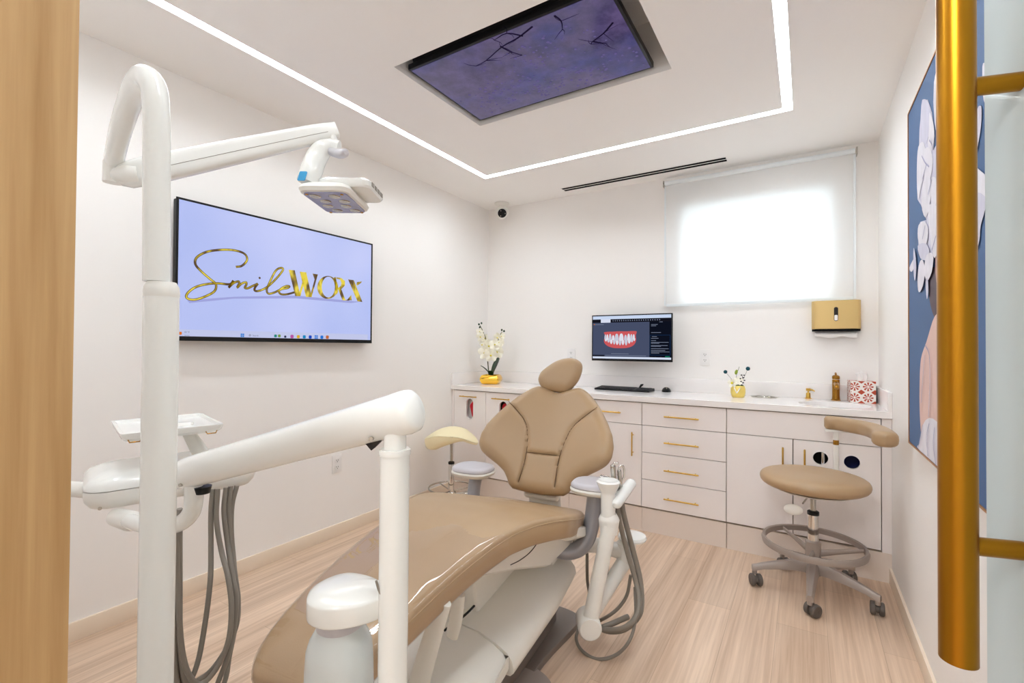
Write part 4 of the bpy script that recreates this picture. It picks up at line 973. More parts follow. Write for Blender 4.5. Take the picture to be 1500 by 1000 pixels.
# orchid in gold pot
ox, oy = (0.2166, -0.25)
orc = thing('potted_orchid', 'white artificial orchid with green leaves in a square gold pot, left end of the counter', 'potted orchid', (ox, oy, CT), .35)
pt = MB(); rg_ = []
for z_, s_ in ((0, .062), (.004, .070), (.03, .084), (.05, .085), (.075, .074), (.08, .066), (.074, .062), (.055, .066)):
    rg_.append([(x*s_/.08, y*s_/.08, z_) for x, y in rrect(-.08, .08, -.08, .08, .012, 4)])
pt.rings(rg_).obj('pot', 'planter', orc)
MB().ball((0, 0, .058), .066, 1, 1, .22, n=20).obj('moss', 'moss', orc)
def leaf(b_, base, direc, ln_, wd, lift, droop=0.3, n=9):
    dirv = Vector(direc).normalized(); sd_ = dirv.cross(Vector((0, 0, 1))).normalized(); G = []
    for i in range(n+1):
        a = i/n; c = Vector(base)+dirv*ln_*a*math.cos(droop*a)+Vector((0, 0, lift*(a-droop*a*a)))
        w_ = wd*math.sin(PI*min(.06+.90*a, .995))**.7
        G.append([c-sd_*w_+Vector((0, 0, .18*w_)), c, c+sd_*w_+Vector((0, 0, .18*w_))])
    b_.grid(G); return b_
for dv, l_, w_, lf in (((1, -.35, 0), .085, .038, .24), ((-1, -.5, 0), .10, .034, .13), ((.1, -1, 0), .05, .025, .07)):
    o = leaf(MB(), (0, 0, .07), dv, l_, w_, lf).obj('leaf', 'leaf', orc, ang=80, subsurf=1); m_ = o.modifiers.new('t', 'SOLIDIFY'); m_.thickness = .003
def petal_flower(cx, r_, yaw, tilt):
    b_ = MB(); Rm = Matrix.Rotation(yaw, 3, 'Z') @ Matrix.Rotation(tilt, 3, 'X')
    for k in range(5):
        a = 2*PI*k/5+PI/2; G = []
        for i in range(6):
            q = i/5; rr = r_*(.08+.92*q); w_ = r_*.5*math.sin(PI*min(.1+.82*q, .97))**.6*(1.15 if k in (1, 4) else .85)
            row = []
            for j in (-1, -.5, 0, .5, 1):
                x_ = rr*math.cos(a)-w_*j*math.sin(a); z_ = rr*math.sin(a)+w_*j*math.cos(a)
                row.append(Vector(cx)+Rm @ Vector((x_, -.25*r_*(q-.2)**2*2+.12*r_*abs(j), z_)))
            G.append(row)
        b_.grid(G)
    return b_, Rm
rs = random.Random(5)
stems = [[(-.02, 0, .07), (-.035, 0, .22), (-.04, -.01, .36), (-.075, -.03, .47), (-.10, -.03, .52)], [(.015, 0, .07), (.03, 0, .22), (.05, -.01, .34), (.085, -.03, .43), (.105, -.03, .46)]]
for P in stems: MB().tube(P, [.005, .005, .0045, .003, .002], n=8).obj('stem', 'stem', orc)
fls = [(-.045, -.045, .275, .052), (.012, -.055, .255, .05), (.062, -.045, .285, .052), (-.065, -.035, .345, .042), (-.01, -.045, .335, .046), (.045, -.05, .345, .044), (.085, -.03, .365, .040), (-.088, -.03, .415, .036), (-.045, -.02, .40, .034), (.068, -.03, .41, .036), (.10, -.025, .42, .026), (-.098, -.03, .46, .028)]
for x_, y_, z_, r_ in fls:
    b_, Rm = petal_flower((x_, y_, z_), r_*1.22, rs.uniform(-.5, .5)-.3, rs.uniform(-.25, .25))
    fo = b_.obj('flower', 'petal', orc, ang=80)
    MB().ball(Vector((x_, y_, z_))+Rm @ Vector((0, -.012, -.002)), r_*.2, 1, 1.2, .8, n=8).obj('flower_center', 'yellow', fo)
for x_, z_ in ((-.108, .525), (-.085, .535), (-.10, .50), (.10, .475), (.12, .465)):
    MB().ball((x_, -.03, z_), .0085, 1, 1, 1.2, n=10).obj('bud', 'leaf', orc)

# small planter
qx, qy = (2.1937, -0.2)
sm = thing('small_planter', 'round gold planter with dark teal ball stems on the countertop', 'planter', (qx, qy, CT))
MB().lathe([(.034, 0), (.040, .006), (.046, .03), (.046, .055), (.042, .072), (.038, .078), (.034, .074), (.030, .066), (0, .066)], n=28).obj('pot', 'pale_gold', sm)
MB().ball((0, 0, .074), .037, 1, 1, .42, n=20).obj('moss', 'moss', sm)
vv = MB()
for P in (((-.018, .066), (-.002, .03)), ((.018, .066), (-.002, .03))): vv.tube([(P[0][0], -.047, P[0][1]), (P[1][0], -.0485, P[1][1])], .003, n=6, k=1)
vv.obj('white_vee_mark', 'paper', sm)
for a, b_ in (((-.075, -.02, .168), .0125), ((.062, -.02, .194), .0135)):
    s1 = MB().tube([(0, 0, .08), (a[0]*.5, a[1]*.5, .12), a], .0012, n=6).obj('stem', 'greytube', sm)
    MB().ball(a, b_, n=14).obj('pom_pom', 'teal', sm)
MB().tube([(-.008, 0, .08), (-.01, 0, .14), (.008, 0, .205)], .0012, n=6).obj('stem', 'stem', sm)
o = MB().ball((-.01, -.004, .168), .011, .9, .5, 1.6, n=10, rot=Matrix.Rotation(.25, 3, 'Y')).obj('leaf', 'lime', sm)
b_, Rm = petal_flower((-.03, -.035, .094), .03, -.4, .2); b_.obj('white_flower', 'petal', sm, ang=80)
MB().ball((-.032, -.045, .096), .008, n=8).obj('flower_center', 'yellow', sm)
b_, Rm = petal_flower((.004, -.03, .11), .03, .2, -.2); b_.obj('white_flower', 'petal', sm, ang=80)
MB().tube([(.018, -.02, .08), (.03, -.02, .12), (.026, -.02, .155)], .0015, n=6).obj('stem', 'bead', sm)
for x_, z_ in ((.014, .088), (.024, .086), (.034, .10), (.022, .108), (.042, .116), (.018, .126), (.036, .134), (.024, .15), (.04, .15)):
    MB().ball((x_, -.026, z_), .0052, 1.2, 1, .8, n=8).obj('berry', 'bead', sm)

# ============================================================ operator stool with torso arm
OC = (2.612, -.845)
os_ = thing('operator_stool', 'taupe round-seat stool with curved torso arm and foot ring by the right wall', 'stool', (OC[0], OC[1], 0))
SZ = .60
so = MB()
so.lathe([(.0, -.078), (.12, -.078), (.205, -.072), (.235, -.058), (.243, -.036), (.237, -.016), (.212, -.004), (.15, .003), (.06, .0), (.0, -.002)], (0, 0, SZ), n=56, sx=1.0, sy=.98, cap=False)
so.obj('seat', 'leather', os_, ang=80, subsurf=1)
MB().lathe([(.0, -.096), (.10, -.094), (.17, -.086), (.19, -.076), (.0, -.076)], (0, 0, SZ), n=40, cap=False).obj('seat_pan', 'plastic', os_)
cm = MB().lathe([(.013, .41), (.013, SZ-.09)], n=20); cm.obj('gas_piston', 'steel', os_)
col_ = MB().lathe([(.024, .115), (.0245, .40), (.0245, .405), (.021, .41)], n=28).obj('column', 'chrome', os_)
MB().lathe([(.0265, .392), (.0265, .408), (.02, .412)], n=28).lathe([(.0265, .232), (.0265, .262)], n=28).obj('collar', 'black', col_)
MB().box(-.075, .06, -.05, .05, SZ-.118, SZ-.094, bev=.006).obj('tilt_mechanism', 'plastic', os_)
MB().tube([(-.02, -.03, SZ-.11), (-.045, -.06, SZ-.145)], .004, n=8, k=1).obj('lever_rod', 'steel', os_)
pa_ = MB(); pa_.ball((-.085, -.085, SZ-.175), .034, 1.25, .35, .8, n=18); pa_.obj('lever_paddle', 'plastic', os_)
# foot ring
rgm = MB(); Rr = .222; fz = .245
rr_ = []
for i in range(64):
    a = 2*PI*i/64; c = Vector((math.cos(a), math.sin(a), 0))
    rr_.append([c*(Rr-.009)+Vector((0, 0, fz-.013)), c*(Rr+.006)+Vector((0, 0, fz-.017)), c*(Rr+.010)+Vector((0, 0, fz)), c*(Rr+.004)+Vector((0, 0, fz+.015)), c*(Rr-.007)+Vector((0, 0, fz+.012))])
rgm.rings(rr_, close=True)
fr_o = rgm.obj('foot_ring', 'stoolgrey', os_)
for a in (PI*.72, PI*1.47, PI*.02+0.12):
    c = Vector((math.cos(a), math.sin(a), 0))
    MB().tube([c*.022+Vector((0, 0, fz-.045)), c*.12+Vector((0, 0, fz-.022)), c*(Rr-.005)+Vector((0, 0, fz-.002))], [.018, .013, .009], n=10, flat=.55).obj('ring_spoke', 'stoolgrey', fr_o)
MB().lathe([(.034, fz-.07), (.034, fz+.012), (.026, fz+.02), (.0245, fz+.02)], n=28).obj('ring_hub', 'stoolgrey', fr_o)
# five star base
wheels = [(2.337, -0.8927), (2.5982, -1.0826), (2.8757, -0.9113), (2.7913, -0.6438), (2.475, -0.6253)]
bs = MB().lathe([(.036, .095), (.042, .12), (.038, .15), (.03, .165), (.025, .165)], n=30).obj('base_hub', 'stoolgrey', os_)
A0_ = math.atan2(wheels[1][1]-OC[1], wheels[1][0]-OC[0])
for i in range(5):
    a = A0_+2*PI*i/5; c = Vector((math.cos(a), math.sin(a), 0)); s1 = Vector((-c.y, c.x, 0)); Rl = .268
    b_ = MB(); rgs = []
    for q, z_, w_, h_ in ((.02, .135, .030, .030), (.08, .132, .026, .024), (.16, .118, .021, .018), (.23, .102, .017, .014), (Rl-.01, .092, .0165, .014), (Rl+.012, .086, .014, .014)):
        rgs.append([c*q+s1*w_+Vector((0, 0, z_-h_)), c*q+s1*w_*.9+Vector((0, 0, z_+h_*.3)), c*q+s1*w_*.5+Vector((0, 0, z_+h_)), c*q-s1*w_*.5+Vector((0, 0, z_+h_)), c*q-s1*w_*.9+Vector((0, 0, z_+h_*.3)), c*q-s1*w_+Vector((0, 0, z_-h_))])
    b_.rings(rgs)
    b_.tube([c*Rl+Vector((0, 0, .098)), c*Rl+Vector((0, 0, .055))], .012, n=14, k=1)
    lg = b_.obj('leg', 'stoolgrey', os_)
    ra = a+(.9, .35, -.5, 1.6, .2)[i]; wd = Vector((math.cos(ra), math.sin(ra), 0)); wc = c*Rl+Vector((-wd.y, wd.x, 0))*.016+Vector((0, 0, .031))
    cb = MB()
    for s2 in (-1, 1):
        cb.lathe([(.0, -.010), (.026, -.010), (.030, -.006), (.030, .006), (.026, .010), (.012, .011), (.0, .008)], wc+wd*s2*.017, axis=wd, n=26, cap=False)
    cb.lathe([(.019, -.008), (.019, .008)], wc, axis=wd, n=20)
    cb.obj('caster', 'wheel', lg)
# torso arm: curved pad on a post behind the seat
AZ = .835
arc = [(2.6645, -0.6191), (2.728, -0.6309), (2.7887, -0.6945), (2.8396, -0.7579), (2.8707, -0.8504), (2.8807, -0.9484), (2.8775, -1.084)]
pad = MB(); pts = [(x-OC[0], y-OC[1], AZ) for x, y in arc]
P3 = catmull(pts, 8); nP = len(P3); rg_ = []
pr0 = [(math.cos(t_), math.sin(t_)) for t_ in [2*PI*k/20 for k in range(20)]]
def sgn(x): return -1 if x < 0 else 1
pr_ = [(sgn(x)*abs(x)**.7, sgn(y)*abs(y)**.7) for x, y in pr0]
for i, q in enumerate(P3):
    t_ = (P3[min(i+1, nP-1)]-P3[max(i-1, 0)]).normalized(); n_ = Vector((-t_.y, t_.x, 0)).normalized(); a = i/(nP-1)
    e = min(1, math.sqrt(max(0, 1-(1-min(a, 1-a)/.06)**2)) if min(a, 1-a) < .06 else 1); e = max(e, .05)
    hw_ = (.030+.022*max(0, a-.45)/.55)*e; hh_ = (.036)*(.55+.45*e)
    rg_.append([q+n_*hw_*x+Vector((0, 0, hh_*y)) for x, y in pr_])
pad.rings(rg_); pad.obj('torso_arm_pad', 'leather', os_, ang=80)
bk = (2.7125, -0.2483)
pb = Vector((pts[1][0]-.01, pts[1][1]+.005, 0))
MB().lathe([(.013, SZ-.06), (.013, .80)], (pb.x, pb.y, 0), n=20).obj('arm_post', 'plastic', os_)
MB().lathe([(.0135, .72), (.0135, .745)], (pb.x, pb.y, 0), n=20).obj('post_sleeve', 'brass', os_)
MB().lathe([(.022, 0), (.022, .018), (.014, .03)], (pb.x, pb.y, SZ-.05), n=24).obj('post_socket', 'plastic', os_)
MB().box(pb.x-.05, pb.x+.05, pb.y-.02, pb.y+.02, .788, .80, bev=.003).obj('pad_bracket', 'plastic', os_)
MB().tube([(0, 0, SZ-.09), (pb.x*.6, pb.y*.6, SZ-.095), (pb.x, pb.y, SZ-.07), (pb.x, pb.y, SZ-.04)], .014, n=12).obj('post_bracket', 'plastic', os_)

# ============================================================ cream saddle stool
sd0 = (0.28, -0.8719)
ss = thing('saddle_stool', 'cream saddle stool on a chrome column behind the left chair armrest', 'stool', (sd0[0], sd0[1], 0), .5579)
zS_ = 0.539262
b_ = MB(); NU, NV = 26, 26; F = []; B = []
for i in range(NV+1):
    v = -1+2*i/NV; rf = []; rb = []
    for j in range(NU+1):
        a = 2*PI*j/NU
        rad = math.sin(PI/2*(i/NV))
        x_ = .205*rad*math.cos(a); y_ = .20*rad*math.sin(a)
        y_ *= (1-.25*max(0, -x_/.2))
        top = .075-2.1*(x_-.0)**2-.9*y_*y_-(.25*max(0, x_-.10))
        q_ = min(1, max(0, (x_+.10)/.20)); th_k = (.135*(1-q_)+.050*q_)*math.sqrt(max(0, 1-rad**5))+.002
        rf.append((x_, y_, zS_+top)); rb.append((x_, y_, zS_+top-th_k))
    F.append(rf); B.append(rb)
b_.grid(F); b_.grid([r_[::-1] for r_ in B]); b_.obj('saddle_seat', 'cream', ss, ang=80)
MB().lathe([(.012, .36), (.012, zS_+.03)], n=18).obj('gas_piston', 'steel', ss)
c2 = MB().lathe([(.022, .10), (.022, .345), (.02, .35)], n=24).obj('column', 'chrome', ss)
MB().lathe([(.024, .335), (.024, .35), (.014, .356)], n=24).obj('collar', 'black', c2)
MB().tube([(-.03, -.03, zS_-.01), (-.09, -.05, zS_-.035)], [.004, .006], n=8, k=1).ball((-.10, -.055, zS_-.04), .012, 1.6, 1, .8, n=10).obj('lever', 'black', ss)
MB().lathe([(.03, .08), (.034, .11), (.024, .125)], n=24).obj('base_hub', 'chrome', ss)
for i in range(5):
    a = 2*PI*i/5+.3; c = Vector((math.cos(a), math.sin(a), 0))
    lg = MB().tube([c*.02+Vector((0, 0, .10)), c*.12+Vector((0, 0, .095)), c*.21+Vector((0, 0, .068))], [.014, .012, .010], n=10).obj('leg', 'chrome', ss)
    q = c*.215
    MB().lathe([(.0, -.016), (.022, -.016), (.025, -.01), (.025, .01), (.022, .016), (.0, .016)], q+Vector((0, 0, .025)), axis=(-c.y, c.x, 0), n=20, cap=False).tube([q+Vector((0, 0, .03)), q+Vector((0, 0, .068))], .006, n=8, k=1).obj('caster', 'black', lg)
rgm = MB(); rr_ = []
for i in range(48):
    a = 2*PI*i/48; c = Vector((math.cos(a), math.sin(a), 0)); s_ = Vector((0, 0, .155))
    rr_.append([c*(.17+.006*math.cos(t_))+s_+Vector((0, 0, .006*math.sin(t_))) for t_ in (0, PI/3, 2*PI/3, PI, 4*PI/3, 5*PI/3)])
rgm.rings(rr_, close=True)
for a in (.2, 2.3, 4.4): rgm.tube([Vector((math.cos(a)*.02, math.sin(a)*.02, .13)), Vector((math.cos(a)*.17, math.sin(a)*.17, .155))], .005, n=8, k=1)
rgm.obj('foot_ring', 'steel', ss)

# ============================================================ dental chair (local x = chair's right-hand side seen from the foot, y = towards the head)
CH = (1.526834, -1.797009, 0); CR = .111
ch = thing('dental_chair', 'taupe upholstered dental chair with clear film over the leg end', 'dental chair', CH, CR)
def interp(x, xs, ys): return float(np.interp(x, xs, ys))
def smooth_interp(xs, ys):
    xs_ = np.array(xs, float); ys_ = np.array(ys, float); X_ = np.linspace(xs_[0], xs_[-1], 400); Y_ = np.interp(X_, xs_, ys_)
    k = np.hanning(21); k /= k.sum(); Yp = np.concatenate([2*Y_[0]-Y_[10:0:-1], Y_, 2*Y_[-1]-Y_[-2:-12:-1]]); Ys_ = np.convolve(Yp, k, 'valid')
    return lambda x: float(np.interp(x, X_, Ys_))
# ---- seat and leg cushion
zt = smooth_interp([-1.36, -1.3, -1.2, -1.1, -1.0, -.9, -.8, -.7, -.6, -.5, -.4, -.3, -.2, -.1, 0, .07], [.535, .562, .597, .622, .642, .656, .668, .677, .676, .662, .638, .606, .574, .54, .512, .496])
sw = smooth_interp([-1.36, -1.34, -1.30, -1.25, -1.2, -1.1, -1.0, -.9, -.8, -.7, -.6, -.5, -.4, -.3, -.2, -.1, 0, .04, .06], [.02, .075, .118, .138, .150, .166, .178, .19, .205, .226, .258, .287, .305, .300, .282, .258, .238, .222, .19])
S0, S1 = -1.335, .06
def seat_surf(t, s_):
    z = zt(s_)-.034; dz = (zt(s_+.01)-zt(s_-.01))/.02
    n = Vector((0, -dz, 1)).normalized()
    z -= .10*max(0, abs(t)-.1)**2
    return Vector((t, s_, z)), n
def Wseat(v): return sw(S0+(S1-S0)*v)
grv = [[(-0.0809, 0.0285), (-0.0827, -0.0282), (-0.0845, -0.0824)], [(0.1089, 0.0219), (0.1051, -0.0211), (0.1011, -0.0529)], [(-0.056, -0.1621), (0.0043, -0.2342), (0.0745, -0.3007)]]
grv.append([grv[0][-1], grv[2][0]])
grv.append([(-x, y) for x, y in grv[2]])
mb = cushion(MB(), Wseat, 1, lambda t: S0+.0*abs(t), lambda t: S1-.25*t*t, seat_surf, .034, .046, .030, grv, nu=72, nv=170, crown=.22, gd=.007, gw=.005, pw=3.4)
seat = mb.obj('seat_cushion', 'leather', ch, ang=85, weld=True)
pip = []
for sg_ in (1,):
    for i in range(61):
        s_ = S1-.02-(S1-S0-.035)*i/60; pip.append((sw(s_)-.0012, s_, zt(s_)-.034+.019-.10*max(0, sw(s_)-.1)**2))
lo_ = [(-x, y, z) for x, y, z in pip[::-1]]
end_ = [(.05, S0-.004, zt(S0)-.03), (0, S0-.003, zt(S0)-.016), (-.05, S0-.004, zt(S0)-.03)]
MB().tube(pip+end_[1:2]+lo_, .0026, n=6, k=2).obj('piping', 'leather', seat)
# clear film over the leg end
F0, F1 = S0-.006, -.80
def fsurf(t, s_):
    p, n = seat_surf(t, s_); return p, n
fb_ = MB(); fb_.bm.from_mesh(seat.data)
bmesh.ops.recalc_face_normals(fb_.bm, faces=fb_.bm.faces)
fb_.bm.normal_update()
bmesh.ops.delete(fb_.bm, geom=[f_ for f_ in fb_.bm.faces if f_.calc_center_median().y > F1+.03*math.sin(f_.calc_center_median().x*31)+.25*f_.calc_center_median().x], context='FACES')
for v in fb_.bm.verts: v.co += v.normal*.0018
film = fb_.obj('clear_leg_cover', 'film', seat, ang=85)
# tray, shell and lift
tr_ = MB(); rg_ = []
for i in range(15):
    s_ = .075-.34*i/14; w_ = sw(min(s_, .05))+.012-.02*max(0, i-9)/5; w_ = w_*(1 if i else .93); zb = zt(s_)-.088; zt_ = zt(s_)-.052
    rg_.append([(-w_, s_, zt_), (-w_, s_, zb), (-w_*.85, s_, zb-.022), (w_*.85, s_, zb-.022), (w_, s_, zb), (w_, s_, zt_)])
tr_.rings(rg_).obj('seat_tray', 'offwhite', ch, bevel=.004)
yz = lambda a, b, d: (d, a, b)
sh_ = MB(); rg_ = []
for s_, zb, w_ in ((.03, .43, .19), (.02, .405, .2), (-.10, .395, .205), (-.33, .40, .20), (-.40, .425, .195), (-.55, .475, .17), (-.75, .535, .15), (-.95, .56, .135), (-1.08, .565, .12)):
    zt_ = zt(s_)-.072
    zb = min(zb, zt_-.012)
    rg_.append([(-w_, s_, zt_), (-w_, s_, zb+.012), (-w_+.02, s_, zb), (w_-.02, s_, zb), (w_, s_, zb+.012), (w_, s_, zt_)])
sh_.rings(rg_).obj('under_shell', 'offwhite', ch, ang=30)
MB().tube([(.2055, a, b_) for a, b_ in [(-0.6838, 0.5586), (-0.6126, 0.5447), (-0.5293, 0.5387), (-0.4504, 0.549)]], .0016, n=6).obj('shell_groove', 'dark', ch, smooth=False)
MB().prism([(-.14, .24), (-.55, .20), (-.62, .5), (-.2, .42)], yz, -.15, .03).obj('lift_arm', 'offwhite', ch, bevel=.01)
MB().box(.09, .14, -.14, -.08, .27, .40, bev=.006).obj('lift_bracket', 'offwhite', ch)
# pump cover in two pieces
def cover(s0, s1, hw, ztop, n=14, endr=.06, shr=.25):
    b_ = MB(); rg_ = []
    for i in range(n+1):
        s_ = s0+(s1-s0)*i/n; e = abs(s_-s0)
        k = 1-shr*max(0, 1-e/endr)**2; w_ = hw*k; zt_ = ztop(s_)*(1-.4*shr*max(0, 1-e/endr)**2)
        zb = .20+.05*max(0, 1-e/.3)
        sec = [(-w_+.012, zb-.004), (-w_, zb+.008), (-w_, zt_*.70), (-w_*.97, zt_*.77), (-w_*.88, zt_*.84), (-w_*.7, zt_*.90), (-w_*.4, zt_*.97), (0, zt_), (w_*.4, zt_*.97), (w_*.7, zt_*.90), (w_*.88, zt_*.84), (w_*.97, zt_*.77), (w_, zt_*.70), (w_, zb+.008), (w_-.012, zb-.004)]
        rg_.append([(x, s_, z) for x, z in sec])
    return b_.rings(rg_)
cover(.03, -.655, .205, lambda s_: .365-.05*min(1, (.03-s_)/.65)).obj('pump_cover', 'offwhite', ch, ang=50)
cover(-.657, -1.12, .192, lambda s_: .314-.05*min(1, (-.658-s_)/.4), endr=.004, shr=.015).obj('front_cover', 'offwhite', ch, ang=50)
MB().plate(smooth_loop([(-.2, .06), (-.1, .085), (.1, .085), (.195, .05), (.205, -.03), (.165, -.285), (.15, -.6), (.13, -1.0), (-.13, -1.0), (-.15, -.6), (-.17, -.285), (-.205, -.03)], 4), [], lambda a, b_, d: (a, b_, d), .028).obj('base_plate', 'basegrey', ch, bevel=.005)
MB().box(-.12, .12, -1.02, -.03, .025, .26, bev=.01).obj('pedestal', 'basegrey', ch)
MB().tube([(0.0057, -0.7457, 0.338), (0.0164, -0.6784, 0.338), (0.0197, -0.6053, 0.338), (0.0124, -0.5311, 0.338), (-0.0074, -0.4392, 0.338)], .004, n=8).obj('cable', 'black', ch)
MB().tube([(0.1676, -0.9948, 0.588), (0.1253, -0.9804, 0.4831), (0.0753, -0.9692, 0.3376), (0.0337, -0.9542, 0.2046)], [.022, .026, .03, .034], n=14, flat=.6).obj('leg_rest_strut', 'offwhite', ch)
MB().tube([(0.1431, -0.8841, 0.5514), (0.1149, -0.852, 0.4586), (0.0716, -0.8051, 0.3732)], .02, n=14, flat=.6).obj('leg_rest_hinge', 'offwhite', ch)
# ---- backrest
BD = Vector((0, .545, .838)); NF = Vector((0, -.838, .545)); B0 = Vector((0, .035, .56))
def back_surf(t, l):
    p = B0+BD*l+Vector((t, 0, 0))+NF*(.70*t*t)
    n = (NF-Vector((1.25*t, 0, 0))).normalized(); return p, n
LB = .545
bw = smooth_interp([0, .015, .035, .067, .088, .100, .112, .125, .15, .165, .21, .27, .34, .41, .46, .50, .53, .545], [.125, .150, .160, .186, .225, .262, .296, .317, .332, .335, .336, .322, .290, .250, .214, .178, .145, .115])
hi_ = lambda t: LB-.030*math.exp(-(t/.062)**2)
lo_ = lambda t: -.012+.35*t*t
sm_ = [(.245, .415), (.19, .375), (.145, .335), (.118, .295), (.100, .235), (.089, .168), (.088, .10), (.094, .02)]
gb = [sm_, [(-x, y) for x, y in sm_], [(-.089, .168), (.089, .168)]]
mb = cushion(MB(), lambda v: bw(v*LB), LB, lo_, hi_, back_surf, .040, .035, .05, gb, nu=90, nv=96, crown=.18, gd=.011, gw=.0045)
back = mb.obj('backrest', 'leather', ch, ang=85, weld=True)
def seamtube(P):
    Q = []
    for a, b_ in catmull([(x, y, 0) for x, y in P], 4) and [(q.x, q.y) for q in catmull([(x, y, 0) for x, y in P], 4)]:
        p, n = back_surf(a, b_); Q.append(p+n*.0345)
    return MB().tube(Q, .0014, n=6, k=1).obj('stitched_seam', 'seam', back)
for P in gb: seamtube(P)
MB().prism([(-.085, -.02), (.085, -.02), (.11, .12), (.12, .42), (-.12, .42), (-.11, .12)], lambda a, b_, d: tuple(B0+BD*b_+Vector((a, 0, 0))-NF*(.036+d)), 0, .03).obj('back_shell', 'offwhite', ch, bevel=.01)
MB().tube([(0, .13, .36), (0, .12, .47), tuple(B0+BD*.08-NF*.05)], [.085, .083, .075], n=20, flat=.3, up=(1, 0, 0)).obj('back_support', 'offwhite', ch)
# ---- headrest
HP = [(-0.1236, 1.0609), (-0.114, 1.094), (-0.0868, 1.1202), (-0.0483, 1.1482), (-0.0103, 1.1651), (0.0199, 1.171), (0.0497, 1.1722), (0.0793, 1.165), (0.1013, 1.1496), (0.1094, 1.1287), (0.1074, 1.0972), (0.0963, 1.0617), (0.0745, 1.0292), (0.047, 1.0015), (0.0134, 0.9964), (-0.0244, 0.9999), (-0.0628, 1.0036), (-0.0939, 1.0166), (-0.1136, 1.0358)]
hz0 = sum(z for _, z in HP)/len(HP)
def head_surf(t, z):
    return Vector((t, .345+(z-hz0)*.42+.5*t*t*0, z)), Vector((0, -.92, .39)).normalized()
polar_pad(MB(), smooth_loop(HP, 4), head_surf, .036, .04, .045, 12).obj('headrest', 'leather', ch, ang=85)
MB().tube([(0.005, .36, 1.06), (0.005, .355, .99), tuple(B0+BD*.38-NF*.045)], .03, n=14, flat=.35, up=(1, 0, 0)).obj('headrest_stem', 'chrome', ch)
# ---- armrests
def pad_out(cx, cy, rx, ry, n=28):
    return [(cx+rx*(abs(math.cos(a))**.75)*(1 if math.cos(a) > 0 else -1), cy+ry*(abs(math.sin(a))**.75)*(1 if math.sin(a) > 0 else -1)) for a in [2*PI*i/n for i in range(n)]]
for sg_ in (-1, 1):
    cx = .295*sg_; ol = pad_out(cx, -.055, .098, .085)
    ar = thing; am = polar_pad(MB(), ol, lambda t, y: (Vector((t, y, .652)), Vector((0, 0, 1))), .017, .010, .018, 8).obj('armrest_pad', 'greypad', ch, ang=80)
    polar_pad(MB(), pad_out(cx, -.055, .101, .088), lambda t, y: (Vector((t, y, .640)), Vector((0, 0, 1))), .010, .018, .02, 6).obj('armrest_base', 'offwhite', am, ang=80)
MB().tube([(.10, -.12, .385), (.16, -.118, .375), (.205, -.105, .375), (.245, -.088, .395), (.272, -.07, .44), (.287, -.058, .52), (.297, -.05, .635)], [.030, .031, .032, .033, .033, .033, .033], n=18).obj('armrest_tube', 'greymetal', ch)
MB().tube([(-.10, -.12, .385), (-.205, -.105, .42), (-.272, -.085, .50), (-.285, -.06, .58), (-.275, -.05, .635)], .03, n=18).obj('armrest_tube', 'greymetal', ch)

MB().lathe([(1.0, 0), (1.02, .008), (.97, .022), (.6, .034), (.0, .038)], (0, 0, 0), n=40, cap=False, sx=.15, sy=.14).obj('floor_cover', 'stoolgrey', ch).location = (.12, -.48, .0)
# ============================================================ assistant arm on the chair's side
aa = thing('assistant_arm', 'white jointed assistant arm with suction holder, right of the dental chair', 'assistant arm', CH, CR)
EL = Vector((0.3997, 0.0733, 0.3429)); KN = Vector((0.3039, -0.1695, 0.1378)); YJ = Vector((0.3743, -0.1297, 0.5251)); HDp = Vector((0.3717, -0.1328, 0.6669))
b_ = MB().tube([(.19, -.02, .37), (.28, .02, .37), EL+Vector((-.01, -.005, .0))], [.034, .032, .032], n=16); b_.obj('mount_arm', 'plastic', aa)
MB().box(.195, .235, -.05, .04, .33, .41, bev=.008).obj('mount_block', 'offwhite', aa)
MB().lathe([(.036, -.055), (.042, -.03), (.042, .035), (.04, .04)], EL, n=30).obj('elbow', 'plastic', aa)
MB().lathe([(.044, 0), (.058, .004), (.062, .012), (.058, .022), (.03, .028), (.0, .029)], EL+Vector((.022, .02, .048)), n=36).obj('elbow_cap', 'white', aa)
fwd = Vector((-0.4321, 0.9017, 0)).normalized()
MB().tube([EL+Vector((0, 0, -.03)), KN+fwd*.022], [.031, .030], n=18, k=1).obj('lower_arm', 'plastic', aa)
MB().tube([KN-fwd*.018, YJ-fwd*.01], [.031, .029], n=18, k=1).obj('upper_arm', 'plastic', aa)
kx_ = Vector((fwd.y, -fwd.x, 0))
MB().lathe([(.0, -.05), (.040, -.05), (.046, -.042), (.046, .044), (.040, .052), (.0, .052)], KN, axis=fwd, n=32, cap=False).obj('knuckle', 'plastic', aa)
MB().tube([YJ+Vector((0, 0, -.035)), YJ+Vector((.0, .0, .02)), YJ+Vector((0, 0, .045))], [.034, .042, .030], n=20, flat=.9).obj('yoke_joint', 'plastic', aa)
MB().lathe([(.028, -.115), (.029, -.06), (.0285, -.02), (.030, -.01), (.044, .018), (.047, .030), (.040, .036), (.025, .031), (.0, .029)], HDp, n=32).obj('swivel_head', 'white', aa)
HB = Vector((0.4059, -0.138, 0.6165)); HE = Vector((0.4283, 0.0275, 0.6548))
hb_ = MB().tube([HB, (HB+HE)/2, HE], [.020, .021, .020], n=14, flat=1.15, rnd=True).obj('instrument_holder', 'white', aa)
